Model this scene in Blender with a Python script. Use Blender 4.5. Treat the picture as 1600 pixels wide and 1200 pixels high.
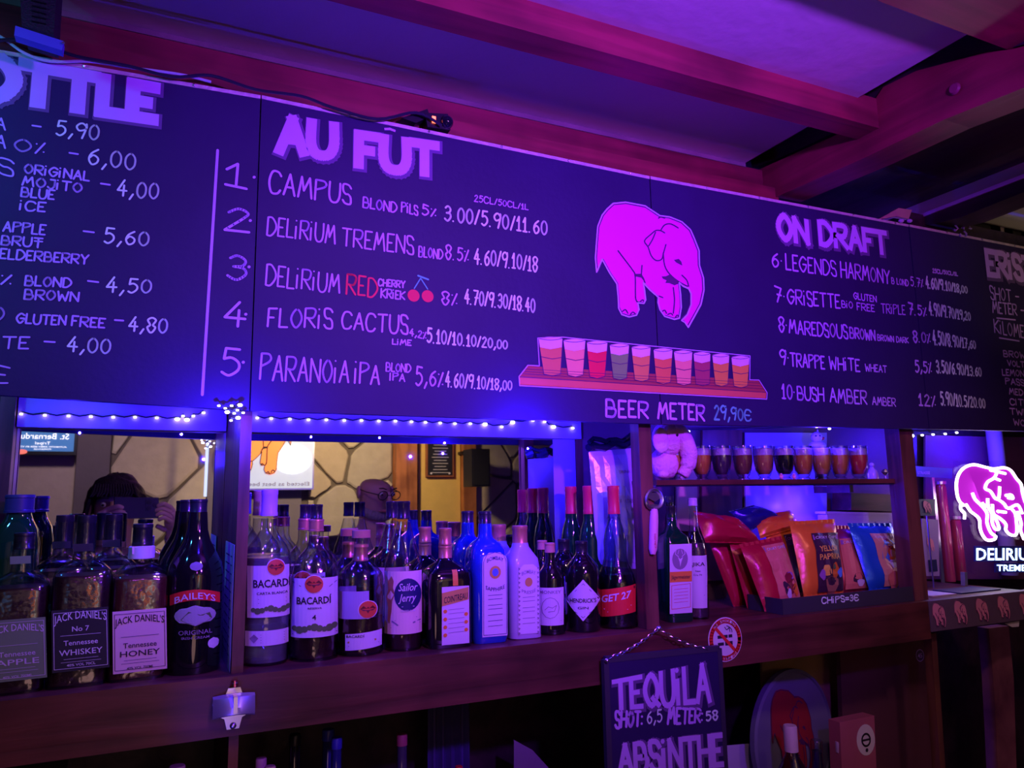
import bpy, math, random
from mathutils import Vector, Matrix, noise
from mathutils.geometry import tessellate_polygon
R = math.radians
random.seed(7)
for o in list(bpy.data.objects): bpy.data.objects.remove(o)
scene = bpy.context.scene
COL = scene.collection
# ------------------------------------------------------------------ camera
CZ = 1.55
YAW, PITCH, ROLL, FPX = .441869, .152066, -.0169087, 1178.33
def cam_axes():
    cy, sy, cp, sp = math.cos(YAW), math.sin(YAW), math.cos(PITCH), math.sin(PITCH)
    f = Vector((sy*cp, cy*cp, sp)); r = Vector((cy, -sy, 0)); u = r.cross(f)
    c, s = math.cos(ROLL), math.sin(ROLL)
    return c*r+s*u, -s*r+c*u, f
CR, CU, CF = cam_axes()
cd = bpy.data.cameras.new('camera'); cam = bpy.data.objects.new('camera', cd); COL.objects.link(cam)
cam.matrix_world = Matrix(((CR.x, CU.x, -CF.x, 0), (CR.y, CU.y, -CF.y, 0), (CR.z, CU.z, -CF.z, CZ), (0, 0, 0, 1)))
cd.sensor_width = 36; cd.lens = FPX/1600*36; cd.clip_start = .01
scene.camera = cam
def ray(px, py): return CF+CR*((px-800)/FPX)+CU*((600-py)/FPX)
def at(px, py, Y):                       # pixel -> point on the vertical plane Y
    d = ray(px, py); k = Y/d.y
    return Vector((d.x*k, Y, CZ+d.z*k))
def atz(px, py, z):                      # pixel -> point at height z
    d = ray(px, py); k = (z-CZ)/d.z
    return Vector((d.x*k, d.y*k, z))
def atx(px, py, X):
    d = ray(px, py); k = X/d.x
    return Vector((X, d.y*k, CZ+d.z*k))
def mpp(px, py, Y):                      # metres per pixel there
    return (at(px, py, Y)-Vector((0, 0, CZ))).dot(CF)/FPX
# ------------------------------------------------------------------ world, lights, exposure
w = bpy.data.worlds.new('world'); scene.world = w; w.use_nodes = True
w.node_tree.nodes['Background'].inputs[0].default_value = (.34, .18, .34, 1)
w.node_tree.nodes['Background'].inputs[1].default_value = .022
scene.view_settings.view_transform = 'Standard'; scene.view_settings.look = 'None'
scene.view_settings.gamma = 1; scene.view_settings.exposure = 0; scene.view_settings.use_curve_mapping = False
scene.cycles.max_bounces = 10; scene.cycles.transmission_bounces = 8; scene.cycles.glossy_bounces = 5
scene.cycles.diffuse_bounces = 3; scene.cycles.transparent_max_bounces = 16
scene.cycles.sample_clamp_indirect = 4; scene.cycles.caustics_reflective = False; scene.cycles.caustics_refractive = False
def light(name, kind, loc, col, power, target=None, size=.02, spot=60, blend=.5):
    l = bpy.data.lights.new(name, kind); l.color = col; l.energy = power
    if kind == 'AREA': l.shape = 'DISK'; l.size = size
    else: l.shadow_soft_size = size
    if kind == 'SPOT': l.spot_size = R(spot); l.spot_blend = blend
    o = bpy.data.objects.new(name, l); COL.objects.link(o); o.location = loc
    if target is not None: o.rotation_euler = (Vector(target)-Vector(loc)).to_track_quat('-Z', 'Y').to_euler()
    return o
PURPLE = (.25, .03, 1); BLUE = (.035, .01, 1); WARM = (1, .72, .38)
light('purple_stage_lamp', 'SPOT', (.62, -.10, 2.0), PURPLE, 140, (.70, 1.2, 2.06), .035, 92, 1)
light('magenta_stage_lamp', 'SPOT', (1.55, -.25, 1.93), (1, .008, .42), 8, (1.42, .72, 2.30), .03, 52, .8)
light('purple_bar_lamp', 'SPOT', (.2, -.9, 2.15), (.60, .09, .9), 3.8, (.5, 1.2, 1.45), .08, 85, .9)
light('cyan_projector', 'SPOT', (-.62, .78, 2.12), (.05, .36, 1), 13, (-.36, 1.18, 1.98), .03, 80, 1)
light('warm_room_lamp', 'SPOT', (1.05, -1.35, 2.26), WARM, 56, (1.15, -2.3, 1.5), .06, 120, .6)
light('warm_room_lamp', 'SPOT', (-.3, -1.35, 2.26), (.85, .62, .70), 22, (-.35, -2.3, 1.5), .06, 120, .6)
light('warm_bar_fill', 'SPOT', (.45, .30, 2.18), (1, .55, .62), 6.5, (.55, 1.0, 1.35), .05, 120, .8)  # added unseen lamp, brightens the bottle labels and beer glasses
light('warm_ceiling_fill', 'POINT', (.1, .45, 1.15), (1, .52, .50), .6, None, .1)
light('warm_side_fill', 'SPOT', (2.35, .75, 1.75), (1, .75, .55), 2, (2.0, 1.05, 2.3), .05, 80, .8)  # added upward spot to brighten the beige ceiling at right
light('warm_bar_fill', 'SPOT', (1.35, .25, 2.18), (1, .50, .62), 6, (1.72, 1.18, 1.32), .05, 60, .8)  # added unseen lamp, lifts the elephant stickers on the fascia
light('customer_fill', 'SPOT', (.35, .5, 2.2), (.75, .45, .75), 5, (.4, -.3, 1.5), .05, 100, .8)  # added front fill for the faces seen in the mirrors
light('blue_opener_fill', 'SPOT', (.02, .80, 1.10), (.06, .02, 1), 2.2, at(365, 1097, 1.16), .03, 24, .7)  # added narrow spot that turns the chrome opener blue
YF = 1.20      # front face of the shelving
YM = 1.465     # mirror plane
YBD = 1.178    # front face of the chalkboards
ZS = CZ-.198436*YF        # top of the bottle shelf
ZS0 = CZ-.2679*YF*1.195        # placeholder, replaced below
for px, py, Y, e in ((290, 662, 1.36, .8), (366, 674, 1.11, 3.0), (838, 676, 1.12, 2.2), (408, 664, 1.33, 1.6), (520, 668, 1.36, .5), (640, 670, 1.36, .5),
                     (770, 676, 1.33, 1.6), (850, 680, 1.2, 1.5), (895, 690, 1.36, .8), (1100, 672, 1.36, .7), (1280, 680, 1.24, 2.2), (1425, 690, 1.36, 1.3),
                     (1540, 690, 1.36, 2.2), (110, 662, 1.38, .7)):
    light('blue_led', 'POINT', at(px, py, Y), BLUE, e*1.15, None, .0018)
light('blue_bay_lamp', 'POINT', at(1262, 792, 1.40), BLUE, 1.3, None, .004)
light('blue_counter_lamp', 'POINT', at(1245, 1240, 1.45), BLUE, 1.0, None, .02)
# ------------------------------------------------------------------ materials
MATS = {}
def mat(name, col=(.5, .5, .5), rough=.5, metal=0, trans=0, ior=1.45, em=None, es=0, bump=0, bscale=40, var=.12, vscale=14, coat=0, spec=.5):
    if name in MATS: return MATS[name]
    m = bpy.data.materials.new(name); m.use_nodes = True; nt = m.node_tree; b = nt.nodes['Principled BSDF']
    b.inputs['Roughness'].default_value = rough; b.inputs['Metallic'].default_value = metal
    b.inputs['Transmission Weight'].default_value = trans; b.inputs['IOR'].default_value = ior
    b.inputs['Coat Weight'].default_value = coat; b.inputs['Specular IOR Level'].default_value = spec
    tc = nt.nodes.new('ShaderNodeTexCoord'); nz = nt.nodes.new('ShaderNodeTexNoise'); nz.inputs['Scale'].default_value = vscale
    nz.inputs['Detail'].default_value = 4
    nt.links.new(tc.outputs['Object'], nz.inputs['Vector'])
    mx = nt.nodes.new('ShaderNodeMix'); mx.data_type = 'RGBA'
    mx.inputs[6].default_value = tuple(max(0, c*(1-var)) for c in col)+(1,)
    mx.inputs[7].default_value = tuple(min(1, c*(1+var)) for c in col)+(1,)
    nt.links.new(nz.outputs['Fac'], mx.inputs[0]); nt.links.new(mx.outputs[2], b.inputs['Base Color'])
    if em: b.inputs['Emission Color'].default_value = (*em, 1); b.inputs['Emission Strength'].default_value = es
    if bump:
        n2 = nt.nodes.new('ShaderNodeTexNoise'); n2.inputs['Scale'].default_value = bscale; n2.inputs['Detail'].default_value = 5
        nt.links.new(tc.outputs['Object'], n2.inputs['Vector'])
        bp = nt.nodes.new('ShaderNodeBump'); bp.inputs['Strength'].default_value = bump; bp.inputs['Distance'].default_value = .004
        nt.links.new(n2.outputs['Fac'], bp.inputs['Height']); nt.links.new(bp.outputs[0], b.inputs['Normal'])
    MATS[name] = m; return m
def wood(name, c1, c2, scale=(3, 40, 40), rough=.42, bump=.35):
    if name in MATS: return MATS[name]
    m = bpy.data.materials.new(name); m.use_nodes = True; nt = m.node_tree; b = nt.nodes['Principled BSDF']
    b.inputs['Roughness'].default_value = rough
    tc = nt.nodes.new('ShaderNodeTexCoord'); mp = nt.nodes.new('ShaderNodeMapping'); mp.inputs['Scale'].default_value = scale
    nz = nt.nodes.new('ShaderNodeTexNoise'); nz.inputs['Scale'].default_value = 1; nz.inputs['Detail'].default_value = 6; nz.inputs['Distortion'].default_value = .6
    n2 = nt.nodes.new('ShaderNodeTexNoise'); n2.inputs['Scale'].default_value = 6; n2.inputs['Detail'].default_value = 3
    ad = nt.nodes.new('ShaderNodeMath'); ad.operation = 'MULTIPLY'
    r = nt.nodes.new('ShaderNodeValToRGB'); r.color_ramp.elements[0].position = .18; r.color_ramp.elements[1].position = .5
    r.color_ramp.elements[0].color = (*c1, 1); r.color_ramp.elements[1].color = (*c2, 1)
    nt.links.new(tc.outputs['Object'], mp.inputs[0]); nt.links.new(mp.outputs[0], nz.inputs['Vector']); nt.links.new(tc.outputs['Object'], n2.inputs['Vector'])
    nt.links.new(nz.outputs['Fac'], ad.inputs[0]); nt.links.new(n2.outputs['Fac'], ad.inputs[1])
    ad2 = nt.nodes.new('ShaderNodeMath'); ad2.operation = 'MULTIPLY'; ad2.inputs[1].default_value = 1.4
    nt.links.new(ad.outputs[0], ad2.inputs[0]); nt.links.new(ad2.outputs[0], r.inputs[0]); nt.links.new(r.outputs[0], b.inputs['Base Color'])
    bp = nt.nodes.new('ShaderNodeBump'); bp.inputs['Strength'].default_value = bump; bp.inputs['Distance'].default_value = .003
    nt.links.new(nz.outputs['Fac'], bp.inputs['Height']); nt.links.new(bp.outputs[0], b.inputs['Normal'])
    MATS[name] = m; return m
def thin_glass(name, tint=(1, 1, 1), rough=.10, bump=.25, opacity=0, fres=1.9, edge=.12):
    if name in MATS: return MATS[name]
    m = bpy.data.materials.new(name); m.use_nodes = True; nt = m.node_tree
    for n in list(nt.nodes): nt.nodes.remove(n)
    out = nt.nodes.new('ShaderNodeOutputMaterial'); tr = nt.nodes.new('ShaderNodeBsdfTransparent'); tr.inputs[0].default_value = (*tint, 1)
    lw = nt.nodes.new('ShaderNodeLayerWeight'); lw.inputs[0].default_value = .42; tm = nt.nodes.new('ShaderNodeMix'); tm.data_type = 'RGBA'
    tm.inputs[6].default_value = (*tint, 1); tm.inputs[7].default_value = (tint[0]*edge, tint[1]*edge, tint[2]*edge, 1)
    pw = nt.nodes.new('ShaderNodeMath'); pw.operation = 'POWER'; pw.inputs[1].default_value = 1.8; nt.links.new(lw.outputs['Facing'], pw.inputs[0]); nt.links.new(pw.outputs[0], tm.inputs[0]); nt.links.new(tm.outputs[2], tr.inputs[0])
    gl = nt.nodes.new('ShaderNodeBsdfGlossy'); gl.inputs['Roughness'].default_value = rough; gl.inputs[0].default_value = (1, 1, 1, 1)
    fr = nt.nodes.new('ShaderNodeFresnel'); gm = nt.nodes.new('ShaderNodeNewGeometry'); mr = nt.nodes.new('ShaderNodeMapRange'); mr.inputs[3].default_value = fres; mr.inputs[4].default_value = 1/fres
    nt.links.new(gm.outputs['Backfacing'], mr.inputs[0]); nt.links.new(mr.outputs[0], fr.inputs[0])
    mx = nt.nodes.new('ShaderNodeMixShader')
    nt.links.new(fr.outputs[0], mx.inputs[0]); nt.links.new(tr.outputs[0], mx.inputs[1]); nt.links.new(gl.outputs[0], mx.inputs[2])
    tc = nt.nodes.new('ShaderNodeTexCoord'); nz = nt.nodes.new('ShaderNodeTexNoise'); nz.inputs['Scale'].default_value = 60
    bp = nt.nodes.new('ShaderNodeBump'); bp.inputs['Strength'].default_value = .12+bump; bp.inputs['Distance'].default_value = .003
    nt.links.new(tc.outputs['Object'], nz.inputs['Vector']); nt.links.new(nz.outputs[0], bp.inputs['Height'])
    nt.links.new(bp.outputs[0], gl.inputs['Normal'])
    last = mx
    if opacity:
        df = nt.nodes.new('ShaderNodeBsdfDiffuse'); df.inputs[0].default_value = (*tint, 1)
        m2 = nt.nodes.new('ShaderNodeMixShader'); m2.inputs[0].default_value = opacity
        nt.links.new(mx.outputs[0], m2.inputs[1]); nt.links.new(df.outputs[0], m2.inputs[2]); last = m2
    nt.links.new(last.outputs[0], out.inputs[0]); MATS[name] = m; return m
WOODR = wood('red_wood', (.12, .012, .02), (.32, .035, .05), (2, 30, 30))
WOODRV = wood('red_wood_depth', (.12, .012, .02), (.32, .035, .05), (30, 2, 30))
WOODD = wood('dark_wood', (.05, .014, .012), (.19, .05, .04), (2.5, 35, 35))
WOODV = wood('dark_wood_upright', (.06, .022, .018), (.24, .08, .06), (35, 35, 2.5))
WOODK = wood('black_wood', (.016, .008, .010), (.05, .022, .03), (30, 3, 30))
PLASTER = mat('plaster', (.56, .50, .44), .85, bump=.5, bscale=25, var=.1, vscale=5)
BOARD = mat('chalkboard', (.028, .014, .086), .62, bump=.15, bscale=90, var=.22, vscale=8, spec=.35)
CHL = mat('lavender_chalk', (.62, .36, .95), .8); CHW = mat('pale_chalk', (.80, 1, .92), .8)
CHT = mat('title_chalk', (.66, .36, 1), .8); CHS = mat('title_shadow_chalk', (.16, .08, .26), .8)
CHR = mat('red_chalk', (.85, .05, .10), .8); CHG = mat('green_chalk', (.15, .65, .5), .8)
PINK = mat('painted_pink', (.95, .012, .72), .7, var=.03); DARKP = mat('painted_dark', (.10, .01, .12), .7)
WHITE = mat('white_paper', (.82, .78, .76), .6, var=.05); BLACK = mat('black_plastic', (.015, .015, .02), .35)
INK = mat('black_ink', (.03, .025, .03), .6); CHROME = mat('chrome', (.8, .8, .82), .3, 1)
METALP = mat('pale_metal_strip', (.75, .6, .62), .45, .2, bump=.6, bscale=120, var=.3, vscale=60)
# ------------------------------------------------------------------ mesh helpers
def link(name, me, m=None, parent=None, smooth=False):
    o = bpy.data.objects.new(name, me); COL.objects.link(o)
    if m is not None:
        me.materials.clear(); me.materials.append(m)
    if smooth:
        for p in me.polygons: p.use_smooth = True
    if parent is not None:
        bpy.context.view_layer.update() if parent.matrix_world.is_identity and parent.location.length else None
        o.parent = parent
        o.matrix_parent_inverse = MW(parent).inverted()
    return o
def MW(o):
    m = Matrix.LocRotScale(o.location, o.rotation_euler, o.scale)
    return m if o.parent is None else MW(o.parent) @ o.matrix_parent_inverse @ m
class MB:
    def __init__(s): s.v = []; s.f = []
    def add(s, v, f):
        n = len(s.v); s.v += [tuple(p) for p in v]; s.f += [tuple(i+n for i in q) for q in f]; return s
    def box(s, a, b):
        (x0, y0, z0), (x1, y1, z1) = a, b
        return s.add([(x, y, z) for x in (x0, x1) for y in (y0, y1) for z in (z0, z1)],
              [(0, 1, 3, 2), (4, 6, 7, 5), (0, 4, 5, 1), (2, 3, 7, 6), (0, 2, 6, 4), (1, 5, 7, 3)])
    def prism(s, pts, d):                # polygon of 3D points, pushed along vector d
        n = len(pts); pts = [Vector(p) for p in pts]; d = Vector(d)
        tri = tessellate_polygon([pts])
        f = [tuple(t) for t in tri]+[tuple(i+n for i in reversed(t)) for t in tri]
        f += [(i, i+n, (i+1) % n+n, (i+1) % n) for i in range(n)]
        return s.add(pts+[p+d for p in pts], f)
    def tube(s, pts, r, n=8, close=False):
        pts = [Vector(p) for p in pts]; m = len(pts); vs = []; fs = []
        prev = None
        for i, p in enumerate(pts):
            if close: t = pts[(i+1) % m]-pts[i-1]
            else: t = pts[min(i+1, m-1)]-pts[max(i-1, 0)]
            if t.length < 1e-9: t = Vector((0, 0, 1))
            t.normalize()
            if prev is None: a = t.orthogonal().normalized()
            else:
                a = prev-t*prev.dot(t)
                a = a.normalized() if a.length > 1e-6 else t.orthogonal().normalized()
            prev = a; b = t.cross(a); rr = r[i] if isinstance(r, (list, tuple)) else r
            vs += [p+(a*math.cos(2*math.pi*k/n)+b*math.sin(2*math.pi*k/n))*rr for k in range(n)]
        for i in range(m if close else m-1):
            j = (i+1) % m
            fs += [(i*n+k, i*n+(k+1) % n, j*n+(k+1) % n, j*n+k) for k in range(n)]
        if not close: fs += [tuple(range(n))[::-1], tuple((m-1)*n+k for k in range(n))]
        return s.add(vs, fs)
    def lathe(s, prof, n=28, c=(0, 0, 0), fx=1, fy=1, sq=0, cap=True):
        vs = []; fs = []
        for r, z in prof:
            for k in range(n):
                x, y = sqp(2*math.pi*(k+.5)/n, sq)
                vs.append((c[0]+r*fx*x, c[1]+r*fy*y, c[2]+z))
        m = len(prof)
        for i in range(m-1): fs += [(i*n+k, i*n+(k+1) % n, (i+1)*n+(k+1) % n, (i+1)*n+k) for k in range(n)]
        if cap: fs += [tuple(range(n))[::-1], tuple((m-1)*n+k for k in range(n))]
        return s.add(vs, fs)
    def ball(s, c, r, n=10, sc=(1, 1, 1)):
        prof = [(max(1e-4, math.sin(math.pi*i/n)), -math.cos(math.pi*i/n)) for i in range(n+1)]
        vs = []; m = n*2
        for a, z in prof: vs += [(c[0]+r*sc[0]*a*math.cos(2*math.pi*k/m), c[1]+r*sc[1]*a*math.sin(2*math.pi*k/m), c[2]+r*sc[2]*z) for k in range(m)]
        fs = []
        for i in range(n): fs += [(i*m+k, i*m+(k+1) % m, (i+1)*m+(k+1) % m, (i+1)*m+k) for k in range(m)]
        return s.add(vs, fs)
    def build(s, name, m, parent=None, smooth=False, M=None):
        me = bpy.data.meshes.new(name); v = s.v
        if M is not None: v = [tuple(M @ Vector(p)) for p in v]
        me.from_pydata(v, [], s.f); me.update()
        if smooth:
            me.polygons.foreach_set('use_smooth', [True]*len(me.polygons))
            try: me.set_sharp_from_angle(angle=R(38))
            except Exception: pass
        return link(name, me, m, parent)
def sqp(a, sq):
    c, s_ = math.cos(a), math.sin(a)
    if not sq: return c, s_
    e = 1-sq*.8
    return math.copysign(abs(c)**e, c), math.copysign(abs(s_)**e, s_)
def tag(o, label=None, cat=None, group=None, kind=None):
    if label: o['label'] = label
    if cat: o['category'] = cat
    if group: o['group'] = group
    if kind: o['kind'] = kind
    return o
def empty(name, loc, label, cat, group=None, rz=0, rot=None):
    o = bpy.data.objects.new(name, None); COL.objects.link(o); o.location = loc
    o.rotation_euler = rot if rot else (0, 0, rz); o.empty_display_size = .02
    return tag(o, label, cat, group)
def struct(o): o['kind'] = 'structure'; return o
def kids(o): return [c for c in COL.objects if c.parent == o]
def copy_tree(o, parent=None):
    c = o.copy(); COL.objects.link(c)
    if parent is not None: c.parent = parent; c.matrix_parent_inverse = o.matrix_parent_inverse.copy()
    for ch in kids(o): copy_tree(ch, c)
    return c
# ------------------------------------------------------------------ flat print: strokes, glyphs, polygons
def smooth_pts(p, n=5, closed=False):
    out = []; m = len(p)
    for i in range(m if closed else m-1):
        a = p[(i-1) % m] if closed or i > 0 else p[0]; b = p[i]; c = p[(i+1) % m]; d = p[(i+2) % m] if closed or i+2 < m else p[-1]
        for k in range(n):
            t = k/n
            out.append(tuple(.5*((2*b[j])+(-a[j]+c[j])*t+(2*a[j]-5*b[j]+4*c[j]-d[j])*t*t+(-a[j]+3*b[j]-3*c[j]+d[j])*t**3) for j in range(len(b))))
    out.append(p[0] if closed else p[-1]); return out
G = {'A': '4|00,26,40|0922,3122', 'B': '4|00,06|~06,26,35,33,03|~03,33,42,30,00', 'C': '4|~45,36,16,04,02,10,30,41', 'D': '4|00,06|~06,26,44,42,20,00',
 'E': '3|36,06,00,30|03,23', 'F': '3|36,06,00|03,23', 'G': '4|~45,26,04,02,20,42|42,43,23', 'H': '4|00,06|40,46|03,43', 'I': '1|00,06', 'i': '1|00,04|06,06',
 'J': '3|~36,32,20,10,01|16,36', 'K': '4|00,06|46,03,40', 'L': '3|06,00,30', 'M': '5|00,16,22,46,50', 'N': '4|00,06,40,46', 'O': '4|@2060,0648,0030,0612,2000,3412,4030,3448',
 'P': '4|00,06|~06,36,45,34,03', 'Q': '4|@2060,0648,0030,0612,2000,3412,4030,3448|2414,4200', 'R': '4|00,06|~06,36,45,33,03|13,40', 'S': '3|~35,26,06,04,13,23,32,30,10,01',
 'T': '4|06,46|26,20', 'U': '4|~06,02,10,30,42,46', 'V': '4|06,20,46', 'W': '5|06,10,24,40,56', 'X': '4|06,40|00,46', 'Y': '4|06,23,46|23,20', 'Z': '4|06,46,00,40',
 '0': '3|@1560,0348,0030,0312,1500,2712,3030,2748', '1': '2|04,16,10|00,20', '2': '3|~0348,1560,2750,2236,0000|0000,3000', '3': '3|~0452,1560,2850,2436,1032|~1032,2630,3016,1600,0208', '4': '3|26,02,32|24,20',
 '5': '3|2860,0660,0436|~0436,1640,2830,2814,1400,0206', '6': '3|~2656,0840,0218,1200,2608,2824,1434,0424', '7': '3|06,36,10|13,33', '8': '3|@16,05,13,02,10,20,32,23,35,26', '9': '3|~35,26,16,05,04,13,34,36,34,20',
 '.': '1|00,00', ',': '1|11,0!', '·': '1|03,03', ':': '1|04,04|01,01', '-': '3|03,33', '/': '2|00,26', '%': '2|00,26|05,05|21,21', '=': '3|02,32|04,34',
 '€': '4|~45,36,16,04,02,10,30,41|03,33', "'": '1|06,05', '^': '3|07,18,27', 'Û': '4|~06,02,10,30,42,46|17,28,37', 'Í': '1|00,06|07,18', ' ': '2', '"': '2|06,05|16,15'}
def glyph(ch):
    s_ = G.get(ch) or G.get(ch.upper()) or '2'
    parts = s_.split('|'); w_ = float(parts[0]); out = []
    for p in parts[1:]:
        md = p[0] if p[0] in '~@' else ''
        if md: p = p[1:]
        pts = []
        for q in p.split(','):
            q = q.replace('!', '1')
            if q == '01' and ch == ',': pts.append((0, -1)); continue
            if len(q) == 4: pts.append((float(q[:2])/10, float(q[2:])/10))
            elif len(q) == 2: pts.append((float(q[0]), float(q[1])))
        if md == '~': pts = smooth_pts(pts, 4)
        if md == '@': pts = smooth_pts(pts, 3, True)
        out.append(pts)
    return w_, out
def ribbon(P, w_, square=False):       # 2D polyline -> quads and joint discs, as separate pieces
    out = []
    P = [Vector(p[:2]) for p in P]
    if len(P) == 2 and (P[0]-P[1]).length < 1e-7: P = P[:1]
    h = w_/2
    for a, b in zip(P, P[1:]):
        t = b-a
        if t.length < 1e-9: continue
        t.normalize(); n = Vector((-t.y, t.x))*h
        if square: a = a-t*h*.9; b = b+t*h*.9
        out.append([a+n, a-n, b-n, b+n])
    if not square or len(P) == 1:
        for p in P:
            out.append([p+Vector((math.cos(i*math.pi/3), math.sin(i*math.pi/3)))*h for i in range(6)])
    return out
class Flat:
    def __init__(s): s.v = []; s.f = []; s.k = 0
    def add(s, v, f):
        n = len(s.v); s.k += 1; d = (s.k % 8)*2.2e-5
        s.v += [(p[0], p[1], d) for p in v]; s.f += [tuple(i+n for i in q) for q in f]; return s
    def poly(s, pts):
        t = tessellate_polygon([[Vector((p[0], p[1], 0)) for p in pts]]); return s.add(pts, t)
    def disc(s, c, r, n=20, ry=None):
        ry = ry or r; K = 4 if r > 4 else 1; v = [tuple(c)]
        for k in range(1, K+1): v += [(c[0]+r*k/K*math.cos(2*math.pi*i/n), c[1]+ry*k/K*math.sin(2*math.pi*i/n)) for i in range(n)]
        f = [(0, 1+i, 1+(i+1) % n) for i in range(n)]
        for k in range(1, K): f += [(1+(k-1)*n+i, 1+(k-1)*n+(i+1) % n, 1+k*n+(i+1) % n, 1+k*n+i) for i in range(n)]
        return s.add(v, f)
    def line(s, pts, w_, square=False):
        for q in ribbon(pts, w_, square): s.add(q, [tuple(range(len(q)))])
        return s
    def rect(s, a, b): return s.add([(a[0], a[1]), (b[0], a[1]), (b[0], b[1]), (a[0], b[1])], [(0, 1, 2, 3)])
    def text(s, body, x0, y0, wid, hei, sw, slant=0, square=False, jit=.0):
        gl = [glyph(c) for c in body]; tot = sum(g[0]+1.3 for g in gl)-1.3
        x = 0
        for g, ls in gl:
            jy = random.uniform(-jit, jit)
            for l in ls:
                pts = [(x0+(x+p[0])/tot*wid+slant*p[1]/6*hei, y0+(p[1]/6+jy)*hei) for p in l]
                s.line(pts, sw, square)
            x += g+1.3
        return s
    def emit(s, name, fn, m, parent=None, label=None):
        v = []; e = 1e-4*(max(abs(c) for p in s.v for c in p[:2]) or 1)
        for p in s.v:
            a = Vector(fn(p[0], p[1]))
            if p[2]:
                n = (Vector(fn(p[0]+e, p[1]))-a).cross(Vector(fn(p[0], p[1]+e))-a)
                if n.length > 0: a = a+n.normalized()*p[2]*(-1 if fn.__name__ == 'flip' else 1)
            v.append(tuple(a))
        me = bpy.data.meshes.new(name); me.from_pydata(v, [], s.f); me.update()
        o = link(name, me, m, parent)
        if label: o['label'] = label
        return o
FT = {}
def ftext(body, shear=0, bold=0):                       # built-in face, unit cap height
    k = (body, shear, bold)
    if k in FT: return FT[k]
    c = bpy.data.curves.new('t', 'FONT'); c.body = body; c.shear = shear; c.offset = bold; c.resolution_u = 2; c.size = 1/.729
    o = bpy.data.objects.new('t', c); COL.objects.link(o)
    bpy.context.view_layer.update()
    me = bpy.data.meshes.new_from_object(o.evaluated_get(bpy.context.evaluated_depsgraph_get()))
    v = [(a.co.x, a.co.y) for a in me.vertices]; f = [tuple(p.vertices) for p in me.polygons]
    bpy.data.objects.remove(o); bpy.data.meshes.remove(me)
    x0 = min(a[0] for a in v); x1 = max(a[0] for a in v)
    FT[k] = ([((a-x0)/(x1-x0), b) for a, b in v], f, x1-x0); return FT[k]
def ft(fl, body, cx, y, wid, hei, shear=0, arc=0, bold=.012):
    v, f, w_ = ftext(body, shear, bold)
    fl.add([(cx+(a-.5)*wid, y+b*hei+arc*(1-(2*a-1)**2)) for a, b in v], f); return fl
# ------------------------------------------------------------------ placeholders for the room shell
Y0 = -2.6
ZC = CZ+.5976*1.25                      # ceiling underside
CEIL_EDGE = 1.25
def quad_on(fn, pts): return [fn(*p) for p in pts]
struct(MB().box((-3.2, Y0-.2, -.05), (4.6, 3.2, 0)).build('floor', mat('floor_tile', (.10, .07, .06), .5)))
struct(MB().box((-3.3, Y0-.2, 0), (-3.2, 3.2, 2.6)).build('wall_left', mat('wall_paint', (.45, .36, .26), .8)))
struct(MB().box((4.6, Y0-.2, 0), (4.7, 3.2, 2.6)).build('wall_right', MATS['wall_paint']))
struct(MB().box((-3.2, 1.9, 0), (4.6, 2.0, 2.6)).build('wall_back', mat('dark_wall', (.06, .03, .06), .7)))
# ceiling panels
XR = atz(1162, 256, ZC).x               # right edge of the plaster panel
pl = struct(MB().box((-3.2, Y0-.2, ZC), (XR, CEIL_EDGE, ZC+.05)).build('ceiling', PLASTER))
struct(MB().box((-3.2, CEIL_EDGE, ZC-.004), (XR, 1.9, ZC+.05)).build('trim_1', WOODK))
XP = atz(1425, 342, ZC-.045).x
struct(MB().box((XR, -2.8, ZC+.03), (4.6, 1.9, ZC+.09)).build('ceiling', WOODK))
# right, past the beam with the purple-lit edge: beige ceiling again
struct(MB().box((XP+.10, -2.8, ZC-.01), (4.6, 1.9, ZC+.03)).build('ceiling', PLASTER))
# header beam above the boards (red painted, two planks)
ht = at(800, 190, 1.245).z
zbt = CZ+.548*YBD
struct(MB().box((-1.6, 1.235, ZC-.062), (XR+.06, 1.29, ZC-.008)).build('trim_2', WOODR))
struct(MB().box((-1.6, 1.20, zbt-.06), (XR+.06, 1.27, ZC-.064)).build('trim_3', WOODR))
struct(MB().box((-1.6, 1.232, ZC-.010), (XR, 1.252, ZC-.0005)).build('trim_4', mat('bare_edge', (.22, .18, .14), .8, bump=.8, bscale=60, var=.4)))
# beam across the ceiling, parallel to the boards
a = atz(800, 2, ZC); b_ = atz(1355, 150, ZC); yb = (a.y+b_.y)/2
zb = at(800, 42, yb).z
yb2 = atz(1000, 127, zb).y
struct(MB().box((-1.8, yb, zb), (XR+.10, max(yb2, yb+.05), ZC+.01)).build('trim_5', WOODR))
a3 = atz(1525, 59, ZC-.03); yc3 = a3.y
struct(MB().box((-1.8, yc3-.10, ZC-.03), (XR+.35, yc3, ZC+.01)).build('trim_6', WOODR))
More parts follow.
